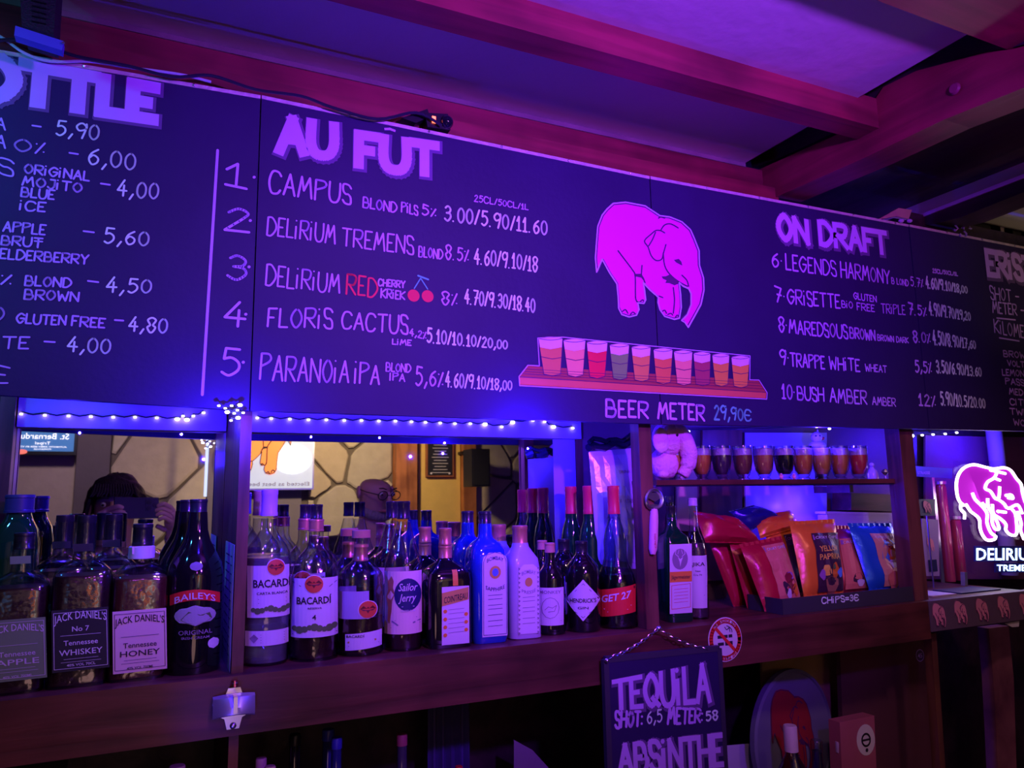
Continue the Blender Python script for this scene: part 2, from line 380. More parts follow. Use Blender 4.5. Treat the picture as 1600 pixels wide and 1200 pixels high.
# rafter running towards the viewer
XB = atz(1225, 305, CZ+.56*YF).x
XB = at(1212, 308, YF).x
outl = [(1212, 308), (1350, 247), (1475, 187), (1600, 137), (1700, 96), (1700, 40), (1600, 72), (1581, 77), (1540, 82), (1431, 111), (1380, 136), (1340, 196), (1290, 218), (1219, 250), (1175, 270), (1192, 300)]
struct(MB().prism([atx(x, y, XB) for x, y in outl], (.075, 0, 0)).build('trim_7', WOODRV))
struct(MB().prism([atx(x, y, XB+.004) for x, y in [(1175, 262), (1219, 246), (1340, 190), (1431, 111), (1540, 84), (1640, 60), (1640, 0), (1162, 200)]], (.03, 0, 0)).build('trim_8', WOODK))
pl9 = [(1425, 342), (1600, 274), (1700, 236), (1700, 262), (1600, 300), (1500, 340), (1450, 352)]
struct(MB().prism([atx(x, y, XP) for x, y in pl9], (.09, 0, 0)).build('trim_9', WOODK))
struct(MB().prism([atx(x, y, XP-.004) for x, y in [(1425, 340), (1700, 232), (1700, 239), (1425, 345)]], (.02, 0, 0)).build('trim_10', mat('lit_edge', (.55, .35, .6), .6)))  # pale strip puts the light on the beam's edge into the colour
bh = empty('beam_dowel', atx(1493, 139, XB-.002), 'round dark dowel end in the red rafter at top right', 'dowel')
MB().lathe([(.009, 0), (.0105, .002), (.008, .006)], 16).build('plug', mat('dowel_wood', (.25, .03, .08), .5), bh, True, M=MW(bh) @ Matrix.Rotation(-math.pi/2, 4, 'Y'))
# ------------------------------------------------------------------ shelving
ZS = at(500, 1039, YF).z
ZS2 = at(500, 1131, YF-.018).z
XL, XE = -1.3, at(1452, 960, YF-.018).x
SH = empty('bottle_shelf', (.1, YF, ZS), 'dark reddish wooden shelf with deep front rail carrying all the spirit bottles', 'shelf')
MB().box((XL, YF, ZS-.028), (1.95, YM+.02, ZS)).build('shelf_plank', WOODD, SH)
MB().box((XL, YF-.018, ZS2), (XE-.001, YF, ZS+.001)).build('front_rail', WOODD, SH)
zmt = at(420, 677, YM).z                 # top of mirrors
def part_x(px, py): return at(px, py, YF).x
def divider(pl_, pr_, label, z0=None, m=WOODV, y0=YF+.0, y1=YM-.003):
    x0 = part_x(pl_, 850); x1 = part_x(pr_, 850)
    e = empty('divider', ((x0+x1)/2, YF, ZS), label, 'shelf divider')
    MB().box((x0, y0+.004, ZS+.0003 if z0 is None else z0), (x1, y1, 1.95)).build('side_board', m, e)
    MB().box((x0-.001, y0, ZS+.0003 if z0 is None else z0), (x1+.001, y0+.004, 1.95)).build('front_lipping', WOODV, e)
    return x0, x1
dl = divider(370, 386, 'upright wooden divider between the whiskey bottles and the white rum'); dm = divider(1006, 1024, 'upright wooden divider with the bottle opener hanging on it', y1=YF+.03)
dr = divider(1422, 1442, 'upright wooden divider between the crisps and the neon elephant', y1=YF+.04)
d0 = divider(-70, -42, 'wooden divider at the very left edge of the photo', y0=YM-.04)
e = empty('mirror_header', (.1, YM-.02, zmt), 'painted board above the mirrors behind the string of tiny lights', 'board')
for xa, xb in ((d0[1]+.002, dl[0]-.002), (dl[1]+.002, at(903, 760, YM).x)): MB().box((xa, YM-.022, zmt), (xb, YM-.004, ZC-.07)).build('header_board', mat('header_paint', (.34, .26, .4), .5), e)
struct(MB().box((XL, YM+.006, 0), (4.6, YM+.03, ZC)).build('wall_bar', WOODK))
def mirror_mat(): return mat('mirror_glass', (.86, .86, .88), .015, 1, var=.01)
xm1 = at(866, 780, YM).x; xm2 = at(903, 760, YM).x; xm3 = at(1430, 760, YM).x
def mirror(xa, xb, label):
    e = empty('mirror', ((xa+xb)/2, YM, ZS), label, 'mirror')
    MB().box((xa, YM, ZS+.0003), (xb, YM+.004, zmt+.01)).build('mirror_pane', mirror_mat(), e)
    MB().box((xa, YM-.002, ZS+.0003), (xb, YM, ZS+.006)).build('bottom_bead', BLACK, e)
mirror(d0[1], dl[0], 'left mirror behind the whiskey bottles reflecting the photographer')
mirror(dl[1], xm1, 'wide middle mirror reflecting a bald man and a lit elephant poster')
e = empty('plum_panel', ((xm2+xm3)/2, YM, ZS), 'plum coloured back panel behind the silver pouch and the crisps', 'panel')
MB().box((xm2, YM-.001, ZS+.0003), (xm3, YM+.004, ZC-.07)).build('panel_board', mat('plum_panel', (.20, .09, .14), .6, bump=.2), e)
MB().box((xm2-.004, YM-.004, ZS+.0003), (xm2+.012, YM-.0012, ZC-.07)).build('edge_lath', WOODV, e)
e = empty('side_strip', ((xm1+xm2)/2, YM, ZS), 'narrow grey-blue panel between the wide mirror and the divider', 'panel')
MB().box((xm1, YM-.001, ZS+.0003), (xm2-.005, YM+.004, zmt+.01)).build('panel_board', mat('blue_grey_panel', (.42, .36, .62), .35), e)
# ------------------------------------------------------------------ chalkboards
boards = []
def board(px0, t0, b0, px1, t1, b1, label, Yp=YBD):
    A, B, C, D = at(px0, t0, Yp), at(px1, t1, Yp), at(px1-0, b1, Yp), at(px0, b0, Yp)
    x0, x1 = A.x, B.x
    C.x = x1; D.x = x0
    e = empty('chalkboard', (x0, Yp, D.z), label, 'chalkboard')
    MB().prism([D, C, B, A], (0, .014, 0)).build('board_panel', BOARD, e)
    n = 10; fl = Flat()
    MB().prism([A+Vector((0, -.001, -.004)), B+Vector((0, -.001, -.004)), B+Vector((0, -.001, .002)), A+Vector((0, -.001, .002))], (0, .016, 0)).build('edge_strip', METALP, e)
    for k in range(1, int((x1-x0)/.045)):
        p = A.lerp(B, k/int((x1-x0)/.045)) + Vector((0, -.002, -.001))
        if (k*7) % 3: continue
        MB().ball(p, .0022, 4).build('pin', CHROME, e)
    boards.append(e); return e
def bx(px, py): # x of vertical joint at row py
    return at(px, py, YBD).x
BA = board(-60, 70, 612, 407, 151, 642, 'leftmost black chalkboard, price list under a cut-off bottle heading')
BB = board(409, 151, 642, 1014.5, 277, 662, 'wide chalkboard headed AU FÛT listing draught beers one to five')
BC = board(1016, 277, 662, 1419, 352, 669, 'chalkboard headed ON DRAFT listing beers six to ten')
BD = board(1420.5, 352, 669, 1680, 402, 675, 'rightmost chalkboard cut off by the frame, spirit shots list')
def btext(e, body, p0, p1, h0, h1, m=None, sw=2.2, slant=.04, square=False, off=.0008, jit=.03, label=None, dx=0, dy=0, Y=None, name='lettering'):
    Yp = YBD if Y is None else Y
    A = at(p0[0]+dx, p0[1]+dy, Yp); B = at(p1[0]+dx, p1[1]+dy, Yp)
    ha = at(p0[0], p0[1]-h0, Yp).z-at(p0[0], p0[1], Yp).z; hb = at(p1[0], p1[1]-h1, Yp).z-at(p1[0], p1[1], Yp).z
    W = (B-A).length; H = (ha+hb)/2
    sw_ = sw*1.25*mpp((p0[0]+p1[0])/2, (p0[1]+p1[1])/2, Yp)
    fl = Flat().text(body, 0, 0, W, H, sw_, slant, square, jit)
    def fn(u, v):
        t = u/W; p = A.lerp(B, min(1.2, max(-.2, t))); return (p.x, Yp-off, p.z+v/H*(ha+(hb-ha)*t))
    return fl.emit(name, fn, m or CHL, e, label)
def title(e, body, p0, p1, h0, h1, sw, label=None, Y=None):
    btext(e, body, p0, p1, h0, h1, CHS, sw+5, 0, True, .0006, 0, None, 2, 2, Y, 'title_shadow')
    btext(e, body, p0, p1, h0, h1, CHT, sw, 0, True, .0012, 0, label, Y=Y, name='title_lettering')
# left board
title(BA, 'OTTLE', (-30, 147), (238, 187), 58, 50, 17)
L = [('A', (-8, 198), (8, 203), 16, 16, 0), ('-', (50, 202), (63, 204), 12, 12, 0), ('5,90', (87, 211), (153, 219), 23, 23, 1),
 ('A', (-8, 228), (8, 232), 18, 18, 0), ('O%', (22, 236), (68, 241), 19, 17, 0), ('-', (108, 245), (121, 247), 12, 12, 0), ('6,00', (137, 257), (210, 266), 26, 25, 1),
 ('S', (-4, 270), (19, 275), 24, 24, 0), ('ORiGiNAL', (38, 270), (139, 283), 14, 14, 0), ('MOJiTO', (35, 289), (127, 301), 14, 14, 0), ('BLUE', (33, 307), (84, 312), 14, 14, 0), ('iCE', (31, 328), (70, 331), 14, 14, 0),
 ('-', (157, 293), (171, 295), 12, 12, 0), ('4,00', (183, 306), (246, 312), 25, 24, 1),
 ('APPLE', (5, 361), (70, 367), 15, 15, 0), ('BRUT', (2, 382), (65, 387), 14, 14, 0), ('ELDERBERRY', (0, 404), (137, 413), 15, 14, 0), ('-', (130, 367), (146, 369), 12, 12, 0), ('5,60', (162, 380), (231, 385), 24, 21, 1),
 ('%', (2, 444), (16, 446), 16, 16, 0), ('BLOND', (39, 446), (110, 449), 15, 14, 0), ('BROWN', (38, 467), (122, 471), 15, 14, 0), ('-', (137, 444), (153, 446), 10, 10, 0), ('4,50', (166, 457), (235, 458), 24, 20, 1),
 ('O', (-12, 501), (5, 501), 20, 20, 0), ('GLUTEN', (26, 505), (102, 508), 15, 14, 0), ('FREE', (112, 509), (163, 512), 15, 14, 0), ('-', (179, 505), (192, 506), 10, 10, 0), ('4,80', (201, 517), (260, 520), 22, 22, 1),
 ('ITE', (-8, 544), (44, 545), 18, 18, 0), ('-', (69, 539), (85, 540), 10, 10, 0), ('4,00', (105, 549), (171, 553), 23, 22, 1), ('E', (-5, 598), (12, 598), 28, 24, 0)]
for t, a, b, h0, h1, c in L: btext(BA, t, a, b, h0, h1, CHW if c else CHL, 2.3)
btext(BA, 'T', (53, 387), (65, 388), 10, 10, CHL, 2)
for t, a, b, h in (('1', (352, 289), (385, 296), 36), ('2', (351, 360), (389, 364), 35), ('3', (353, 436), (383, 440), 38), ('4', (350, 508), (382, 511), 38), ('5', (344, 585), (373, 588), 42)):
    btext(BA, t, a, b, h, h, CHL, 3.2)
for p in ((397, 277), (391, 345), (389, 417), (384, 491), (380, 566)): btext(BA, '.', p, (p[0]+20, p[1]), 8, 8, CHL, 4.0)
fl = Flat().line([tuple(at(340, 235, YBD).xz), tuple(at(316, 617, YBD).xz)], .004); fl.emit('ruled_line', lambda u, v: (u, YBD-.0008, v), CHL, BA)
# au fût board
title(BB, 'AU', (437, 235), (521, 243), 50, 46, 13)
title(BB, 'FUT', (560, 257), (680, 272), 46, 44, 13)
btext(BB, '^', (602, 211), (623, 215), 8, 8, CHT, 3, 0, True)
L = [('CAMPUS', (420, 300), (547, 320), 34, 29, 0, 2.6), ('BLOND', (567, 324), (619, 332), 16, 15, 0, 2), ('PiLS', (627, 331), (652, 336), 15, 14, 0, 2), ('5%', (659, 336), (680, 339), 17, 12, 0, 2), ('3.00/5.90/11.60', (694, 344), (854, 367), 23, 21, 1, 2.4),
 ('25cl/50cl/1L', (741, 315), (825, 328), 10, 8, 0, 1.4),
 ('DELiRiUM', (417, 367), (523, 381), 28, 28, 0, 2.2), ('TREMENS', (534, 383), (645, 398), 27, 27, 0, 2.2), ('BLOND', (654, 401), (691, 405), 16, 14, 0, 1.8), ('8.5%', (696, 405), (731, 409), 22, 18, 0, 2), ('4.60/9.10/18', (741, 412), (839, 424), 24, 22, 1, 2.2),
 ('DELiRiUM', (415, 446), (530, 458), 32, 28, 0, 2.2), ('CHERRY', (591, 446), (632, 450), 10, 10, 0, 1.9), ('KRiEK', (595, 465), (632, 468), 14, 12, 0, 1.9), ('8%', (690, 475), (713, 477), 20, 18, 0, 2), ('4.70/9.30/18.40', (726, 474), (835, 488), 22, 21, 1, 2.2),
 ('FLORiS', (418, 510), (518, 513), 28, 30, 0, 2.4), ('CACTUS', (534, 513), (636, 522), 25, 28, 0, 2.4), ('4,2%', (640, 524), (665, 530), 11, 11, 0, 1.7), ('LiME', (613, 538), (642, 540), 8, 8, 0, 1.7), ('5.10/10.10/20,00', (667, 535), (792, 546), 22, 13, 1, 2.2),
 ('PARANOiA', (406, 593), (544, 598), 40, 33, 0, 2.4), ('iPA', (554, 599), (592, 600), 33, 28, 0, 2.4), ('BLOND', (603, 580), (641, 582), 13, 12, 0, 1.8), ('IPA', (609, 594), (632, 596), 11, 11, 0, 1.8), ('5,6%', (649, 602), (691, 604), 30, 22, 0, 2.2), ('4.60/9.10/18,00', (696, 604), (799, 610), 24, 14, 1, 2)]
for t, a, b, h0, h1, c, sw in L: btext(BB, t, a, b, h0, h1, CHW if c else CHL, sw)
btext(BB, 'RED', (541, 460), (588, 464), 31, 28, CHR, 2.4)
fl = Flat(); q = lambda x, y: tuple(at(x, y, YBD).xz)
for c in ((646, 462), (668, 463)): fl.disc(q(*c), .0105)
fl.emit('drawn_cherries', lambda u, v: (u, YBD-.0008, v), CHR, BB, 'two red chalk cherries')
fl = Flat(); fl.line([q(647, 451), q(657, 435), q(668, 452)], .002); fl.line([q(653, 431), q(669, 437)], .003); fl.emit('drawn_stalks', lambda u, v: (u, YBD-.0009, v), CHG, BB)
btext(BB, 'BEER', (947, 650), (1012, 653), 26, 24, CHT, 3.0)
btext(BC, 'METER', (1028, 653), (1100, 657), 24, 23, CHT, 3.0)
btext(BC, '29,90€', (1116, 655), (1173, 657), 22, 16, CHG, 2.4)
# on draft board
title(BC, 'ON', (1217, 372), (1262, 380), 36, 33, 7.5)
title(BC, 'DRAFT', (1282, 381), (1385, 396), 33, 31, 7)
L = [('6·', (1206, 416), (1224, 419), 22, 22, 0), ('LEGENDS', (1228, 421), (1306, 431), 24, 22, 0), ('HARMONY', (1314, 433), (1390, 443), 24, 20, 0), ('B LOND', (1393, 443), (1419, 447), 9, 9, 0), ('5.7%', (1423, 447), (1442, 449), 14, 12, 0), ('4.60/9.10/18,00', (1447, 450), (1511, 458), 18, 10, 1),
 ('25cl/50cl/1L', (1457, 426), (1496, 431), 6, 5, 0),
 ('7·', (1211, 471), (1228, 474), 24, 20, 0), ('GRiSETTE', (1231, 475), (1312, 481), 22, 20, 0), ('BiO', (1315, 480), (1332, 482), 10, 10, 0), ('GLUTEN', (1334, 467), (1369, 472), 10, 9, 0), ('FREE', (1339, 484), (1366, 487), 11, 10, 0), ('TRiPLE', (1377, 489), (1414, 492), 14, 14, 0), ('7.5%', (1420, 491), (1447, 494), 18, 13, 0), ('4.90/9.70/19,20', (1452, 492), (1516, 501), 20, 12, 1),
 ('8·', (1217, 518), (1231, 520), 22, 22, 0), ('MAREDSOUS', (1233, 520), (1324, 529), 20, 20, 0), ('BROWN', (1328, 528), (1367, 532), 16, 15, 0), ('BROWN DARK', (1371, 532), (1419, 536), 9, 8, 0), ('8.0%', (1427, 534), (1453, 536), 17, 14, 0), ('4.50/8.90/17,60', (1458, 538), (1524, 545), 22, 12, 1),
 ('9·', (1219, 569), (1234, 571), 22, 22, 0), ('TRAPPE', (1235, 572), (1288, 576), 20, 19, 0), ('WHiTE', (1296, 577), (1343, 580), 19, 18, 0), ('WHEAT', (1352, 580), (1385, 582), 11, 10, 0), ('5,5%', (1430, 581), (1455, 583), 18, 16, 0), ('3.50/6.90/13.60', (1463, 582), (1533, 588), 19, 13, 2),
 ('10·', (1222, 622), (1243, 624), 22, 22, 0), ('BUSH', (1246, 624), (1287, 627), 20, 20, 0), ('AMBER', (1297, 628), (1354, 632), 21, 20, 0), ('AMBER', (1363, 632), (1399, 635), 12, 12, 0), ('12%', (1436, 633), (1461, 635), 18, 16, 0), ('5.90/10.5/20.00', (1470, 632), (1539, 638), 20, 14, 2)]
for t, a, b, h0, h1, c in L: btext(BC if a[0] < 1419 else BD, t, a, b, h0, h1, (CHL, CHW, CHW)[c], 2.3 if h0 > 15 else 1.6)
title(BD, 'ERiSTOFF', (1544, 429), (1660, 444), 36, 30, 7)
for t, a, b, h0, h1 in [('SHOT -', (1548, 468), (1592, 472), 20, 16), ('METER -', (1551, 488), (1600, 494), 17, 16), ('KiLOMETER', (1554, 520), (1625, 532), 20, 18), ('BROWNIE', (1568, 557), (1620, 562), 9, 9), ('VOLT', (1574, 571), (1600, 574), 8, 8), ('LEMONADE', (1566, 586), (1620, 590), 9, 9), ('PASSION', (1571, 600), (1620, 605), 9, 9), ('MED', (1577, 616), (1598, 618), 9, 9), ('CITRON', (1578, 632), (1625, 636), 9, 9), ('TWIST', (1578, 647), (1620, 650), 9, 9), ('WOD', (1584, 664), (1610, 667), 9, 9)]:
    btext(BD, t, a, b, h0, h1, CHL, 2 if h0 > 12 else 1.8)
for a, b in (((1557, 497), (1586, 500)), ((1561, 528), (1592, 533))):
    Flat().line([q(*a), q(*b)], .004).emit('underline', lambda u, v: (u, YBD-.0008, v), CHL, BD)
# ------------------------------------------------------------------ the elephant drawing
ELE = [(300, 95), (400, 85), (560, 115), (680, 195), (760, 205), (860, 245), (930, 310), (965, 390), (1000, 480), (1003, 600), (1035, 700), (1040, 800), (1015, 920), (960, 1020), (912, 1105), (885, 1065), (858, 1048), (905, 1000), (935, 920), (935, 830), (915, 790), (870, 770), (838, 740), (850, 850), (855, 940), (840, 1030), (800, 1040), (720, 1015), (680, 960), (665, 900), (668, 860), (600, 800), (545, 740), (555, 800), (565, 880), (550, 910), (500, 905), (510, 960), (490, 1005), (430, 1020), (370, 1000), (345, 950), (340, 850), (330, 750), (270, 660), (210, 550), (165, 655), (155, 540), (165, 400), (175, 280), (210, 190), (250, 140)]
ELN = [[(720, 335), (690, 318), (650, 315), (610, 345), (555, 400), (585, 450), (610, 520), (650, 560), (695, 550), (710, 500), (730, 430)], [(690, 310), (720, 270), (770, 262), (830, 295)], [(645, 330), (620, 390), (590, 440)],
 [(708, 500), (720, 600), (760, 670), (830, 730), (905, 770)], [(860, 680), (900, 720), (915, 770)], [(340, 480), (400, 560), (460, 640), (480, 690), (482, 860), (500, 900)], [(480, 680), (530, 680), (560, 740)], [(535, 600), (530, 670)],
 [(790, 780), (800, 880), (790, 990)], [(675, 850), (705, 862)], [(375, 975), (400, 960), (420, 990)], [(440, 1000), (460, 980), (480, 995)], [(520, 895), (540, 880), (552, 895)], [(700, 975), (720, 965), (735, 990)], [(745, 1000), (770, 990), (785, 1005)], [(808, 1020), (822, 1005), (835, 1015)], [(670, 215), (690, 205), (720, 215)]]
ELB = [[(795, 555), (835, 546), (856, 570), (864, 602), (840, 590), (812, 575)], [(695, 690), (730, 688), (765, 672), (830, 725), (855, 740), (800, 762), (760, 745), (725, 742), (735, 722), (705, 708)], [(470, 668), (535, 668), (555, 735), (530, 700), (480, 690)]]
def elephant(parent, fn, wl, body=PINK, line=DARKP, edge=None, name='painted_elephant', lines=True, off=.0004):
    """fn(u,v,off) maps the 1200 px drawing square (v down) to 3D"""
    def mk(o_):
        def flip(u, v): return fn(u, v, o_)
        return flip
    Flat().poly(ELE).emit(name, mk(off), body, parent)
    if lines:
        fl = Flat()
        for l in ELN: fl.line(smooth_pts(l, 3), wl)
        for l in ELB: fl.poly(l)
        fl.line([(x+(600-x)*.022, y+(560-y)*.022) for x, y in ELE+ELE[:1]], wl*.7)
        fl.emit(name+'_lines', mk(off*2), line, parent)
    if edge: Flat().line(ELE+ELE[:1], wl).emit(name+'_outline', mk(off*2.5), edge, parent)
def fe(u, v, off):   # drawing square has v down
    p = at(900+u/5.218, 300+v/5.218, YBD); return (p.x, YBD-.0004-off, p.z)
elephant(BB, fe, 11, edge=CHL)
# drawn beer meter
def qq(u, v): return tuple(at(790+u/3.076, 280+v/3.076, YBD).xz)
def fb(off): return lambda u, v: (u, YBD-off, v)
PK = mat('painted_plank_top', (.42, .07, .06), .7); PF = mat('painted_plank_front', (.75, .17, .09), .7); FOAM = mat('painted_foam', (.85, .5, 1), .7)
Flat().poly([qq(*p) for p in ((62, 950), (105, 897), (1215, 968), (1252, 1025))]).emit('drawn_plank_top', fb(.0005), PK, BB)
Flat().poly([qq(*p) for p in ((62, 950), (1252, 1025), (1250, 1055), (65, 990))]).emit('drawn_plank_front', fb(.0005), PF, BB)
GL = [(155, 272, 765, 943, 182, 262, (.75, .22, .09)), (275, 382, 775, 948, 298, 370, (.98, .34, .20)), (387, 488, 785, 955, 402, 475, (.85, .02, .06)), (497, 592, 798, 962, 515, 580, (.22, .42, .10)), (602, 695, 808, 970, 618, 685, (.75, .32, .08)),
 (708, 800, 820, 982, 722, 790, (.8, .22, .07)), (806, 895, 830, 988, 822, 888, (.98, .34, .22)), (900, 982, 838, 990, 912, 978, (.42, .07, .10)), (990, 1073, 846, 993, 1005, 1065, (.8, .36, .06)), (1082, 1170, 856, 1000, 1095, 1160, (.85, .36, .06))]
lines = Flat(); edge = Flat(); foam = Flat()
edge.line([qq(*p) for p in ((62, 950), (105, 895), (160, 898), (152, 765), (270, 760), (1172, 850), (1170, 965), (1215, 966), (1254, 1027), (1252, 1058), (65, 993), (62, 950))], .0018)
for i, (a, b, t, bo, c, d, col) in enumerate(GL):
    P = BB if i < 5 else BC
    l = lambda k: a+(c-a)*k; r_ = lambda k: b+(d-b)*k; yy = lambda k: t+(bo-t)*k
    cx = (c+d)/2
    Flat().poly([qq(l(.2), yy(.2)), qq(cx, yy(.2)+10), qq(r_(.2), yy(.2)), qq(d, bo-6), qq(cx, bo+3), qq(c, bo-6)]).emit('drawn_beer', fb(.0012), mat('beer_paint_%d' % i, col, .7), P)
    foam.poly([qq(a, t), qq((a+b)/2, t-8), qq(b, t), qq(r_(.24), yy(.24)), qq((a+b)/2, yy(.24)+10), qq(l(.24), yy(.24))])
    lines.line([qq(a, t), qq(c, bo-6), qq(cx, bo+3), qq(d, bo-6), qq(b, t)], .0011); lines.line(smooth_pts([qq(a, t), qq((a+b)/2, t-8), qq(b, t), qq((a+b)/2, t+9)], 4, True), .0011)
    lines.line([qq(l(.52), yy(.5)), qq(cx, yy(.56)), qq(r_(.52), yy(.52))], .0012)
for k in range(3): lines.line([qq(80, 935-k*12), qq(1240-k*10, 1008-k*14)], .0006)
lines.line([qq(62, 950), qq(1252, 1025), qq(1250, 1055), qq(65, 990), qq(62, 950)], .001)
foam.emit('drawn_foam', fb(.0014), FOAM, BB); lines.emit('drawn_glass_lines', fb(.0017), DARKP, BB); edge.emit('drawn_outline', fb(.0019), CHL, BB)
# ------------------------------------------------------------------ bottles
GLASS = thin_glass('clear_glass', (.92, .94, .97)); GGREEN = mat('dark_green_glass', (.004, .05, .02), .06, coat=1)
GDARK = mat('dark_bottle_glass', (.008, .006, .008), .08, coat=1, var=.02); GBLUE = mat('sapphire_glass', (.03, .10, .95), .10, trans=.55, ior=1.35, coat=1)
FROST = mat('frosted_glass', (.62, .50, .80), .38, trans=.25, coat=.3); GAMB = mat('amber_liquid', (.09, .02, .015), .3, ior=1.34)
DAMB = mat('dark_rum_liquid', (.030, .008, .010), .3, ior=1.34); GCLR = mat('clear_liquid', (.70, .75, .95), .08, trans=.82, ior=1.34, bump=.25, bscale=160)
GSM = thin_glass('greenish_glass', (.45, .85, .55))
CAPW = mat('lilac_cap', (.62, .42, .72), .4); CAPB = mat('black_cap', (.02, .018, .025), .3, coat=.5); CAPG = mat('copper_cap', (.75, .33, .18), .35, .5)
CAPR = mat('red_cap', (.75, .03, .07), .35, coat=.4); CORK = mat('cork', (.55, .26, .16), .7); LPAP = mat('lilac_paper', (.78, .66, .80), .6, var=.05)
PPAP = mat('pink_paper', (.92, .62, .62), .6, var=.04); GRPAP = mat('green_paper', (.22, .33, .16), .6); BPAP = mat('black_paper', (.02, .02, .03), .5)
REDP = mat('red_paper', (.85, .03, .03), .5); ORP = mat('orange_paper', (.9, .3, .04), .6); GOLD = mat('gold_print', (.75, .42, .12), .4, .3)
GREYI = mat('grey_ink', (.30, .22, .32), .7); WINK = mat('white_ink', (.85, .8, .88), .6); LEAF = mat('leaf_print', (.12, .2, .06), .6); NAVY = mat('navy_print', (.02, .02, .12), .5)
class Bot:
    def __init__(s, px, py, Y, label, body, cap, bm, group=None, sq=0, rz=0, dr=1, name='bottle', cat='bottle', zb=None, n=32):
        """px,py: a point of the axis in the photo; body: [(row, width px)] from the foot up; cap: (top row, foot row, width, material)"""
        s.px, s.py, s.Y, s.sq, s.rz, s.dr = px, py, Y, sq, rz, dr
        P = at(px, py, Y); s.X = P.x; s.zb = ZS if zb is None else zb
        s.k = mpp(px, py, Y); s.slope = (px-676)/(py+6930)
        s.e = empty(name, (s.X, Y, s.zb), label, cat, group)
        s.prof = [(w_/2*s.k, max(s.zb, s.Z(y))-s.zb) for y, w_ in body]
        s.prof[0] = (s.prof[0][0], .0005)
        pr = [(s.prof[0][0]*.9, 0)]+s.prof
        s.M = Matrix.Translation((s.X, Y, s.zb)) @ Matrix.Rotation(rz, 4, 'Z')
        s.bell = pr; sqs = sq
        mb = MB(); s.lath(mb, pr); s.body = mb.build('glass_body', bm, s.e, True, s.M)
        if cap:
            for i, c in enumerate(cap if isinstance(cap, list) else [cap]):
                yt, yb_, w_, cm = c; zt, z0 = s.Z(yt)-s.zb, s.Z(yb_)-s.zb; r = w_/2*s.k; h = zt-z0
                pf = [(r, z0), (r, z0+h*.12), (r*.95, z0+h*.16), (r*.95, zt-h*.2), (r, zt-h*.17), (r*.98, zt-.0008), (r*.9, zt)]
                if h < 1.2*r: pf = [(r, z0), (r, zt-.001), (r*.92, zt)]
                MB().lathe(pf, 24).build('cap' if i == 0 else 'neck_foil', cm, s.e, True, s.M)
    def lath(s, mb, pr, n=32):
        if not s.sq: mb.lathe(pr, n, fy=s.dr); return
        R0 = max(p[0] for p in pr); vs = []; fs = []
        for r, z in pr:
            q = min(1, max(0, (r/R0-.45)/.4))*s.sq
            for k in range(n):
                x, y = sqp(2*math.pi*(k+.5)/n, q); d = 1+(s.dr-1)*min(1, max(0, (r/R0-.45)/.4))
                vs.append((r*x, r*y*d, z))
        for i in range(len(pr)-1): fs += [(i*n+k, i*n+(k+1) % n, (i+1)*n+(k+1) % n, (i+1)*n+k) for k in range(n)]
        fs += [tuple(range(n))[::-1], tuple((len(pr)-1)*n+k for k in range(n))]
        mb.add(vs, fs)
    def Z(s, y): return at(s.px+s.slope*(y-s.py), y, s.Y).z
    def rad(s, z):
        z -= s.zb; p = s.prof
        for (r0, z0), (r1, z1) in zip(p, p[1:]):
            if z0 <= z <= z1: return r0+(r1-r0)*(z-z0)/(z1-z0+1e-9)
        return p[-1][0] if z > p[-1][1] else p[0][0]
    def fill(s, ytop, m, k=.93, name='liquid', y0=None):
        zt = s.Z(ytop)-s.zb; z0 = .004 if y0 is None else s.Z(y0)-s.zb; pr = [(s.prof[0][0]*k, z0)]
        for r, z in s.prof:
            if z0 < z < zt: pr.append((r*k, z))
        pr.append((s.rad(zt+s.zb)*k, zt))
        mb = MB(); s.lath(mb, pr); o = mb.build(name, m, s.e, True, s.M); return o
    def fn(s, off, rfix=None):
        phi = math.atan2(s.X, s.Y); tw = Vector((-math.sin(phi), -math.cos(phi), 0)); rt = Vector((math.cos(phi), -math.sin(phi), 0))
        def flip(x, y):
            z = s.Z(y); u = (x-(s.px+s.slope*(y-s.py)))*s.k
            Rr = s.rad(z)
            if s.sq:
                r = max(q[0] for q in s.prof) if rfix is None else rfix
                c, sn = math.cos(s.rz), math.sin(s.rz); v = -(Rr*s.dr+off); uu = u*1.04
                return Vector((s.X+c*uu-sn*v, s.Y+sn*uu+c*v, z))
            a = math.asin(max(-.985, min(.985, u/Rr))); q = Rr+off
            return Vector((s.X, s.Y, z))+(rt*math.sin(a)+tw*math.cos(a))*q*1.0
        return flip
    def label(s, x0, y0, x1, y1, m, wf=None, name='label', nu=12, nv=6, sl=0, note=None, off=.0006, arc=0):
        """label patch in photo pixels; wf(v) narrows it row by row; sl tilts it"""
        f = s.fn(off); fl = Flat(); v = []; q = []
        cx = (x0+x1)/2
        for j in range(nv+1):
            t = j/nv; w_ = (x1-x0)/2*(wf(t) if wf else 1)
            for i in range(nu+1):
                x = cx+w_*(2*i/nu-1); v.append((x, y0+(y1-y0)*t+sl*(2*i/nu-1)-arc*(1-(2*i/nu-1)**2)))
        for j in range(nv):
            for i in range(nu): a_ = j*(nu+1)+i; q.append((a_, a_+1, a_+nu+2, a_+nu+1))
        fl.add(v, q); o = fl.emit(name, f, m, s.e, note); return o
    def art(s, fl, m, parent, name='lettering', off=.0012): return fl.emit(name, s.fn(off), m, parent)
round_w = lambda t: max(.02, math.sqrt(max(0, 1-(2*t-1)**2)))
arch_w = lambda t: 1 if t > .12 else .45+.55*math.sqrt(max(0, 1-((.12-t)/.12)**2))
YB1 = 1.262; YB2 = 1.345
SPG = None
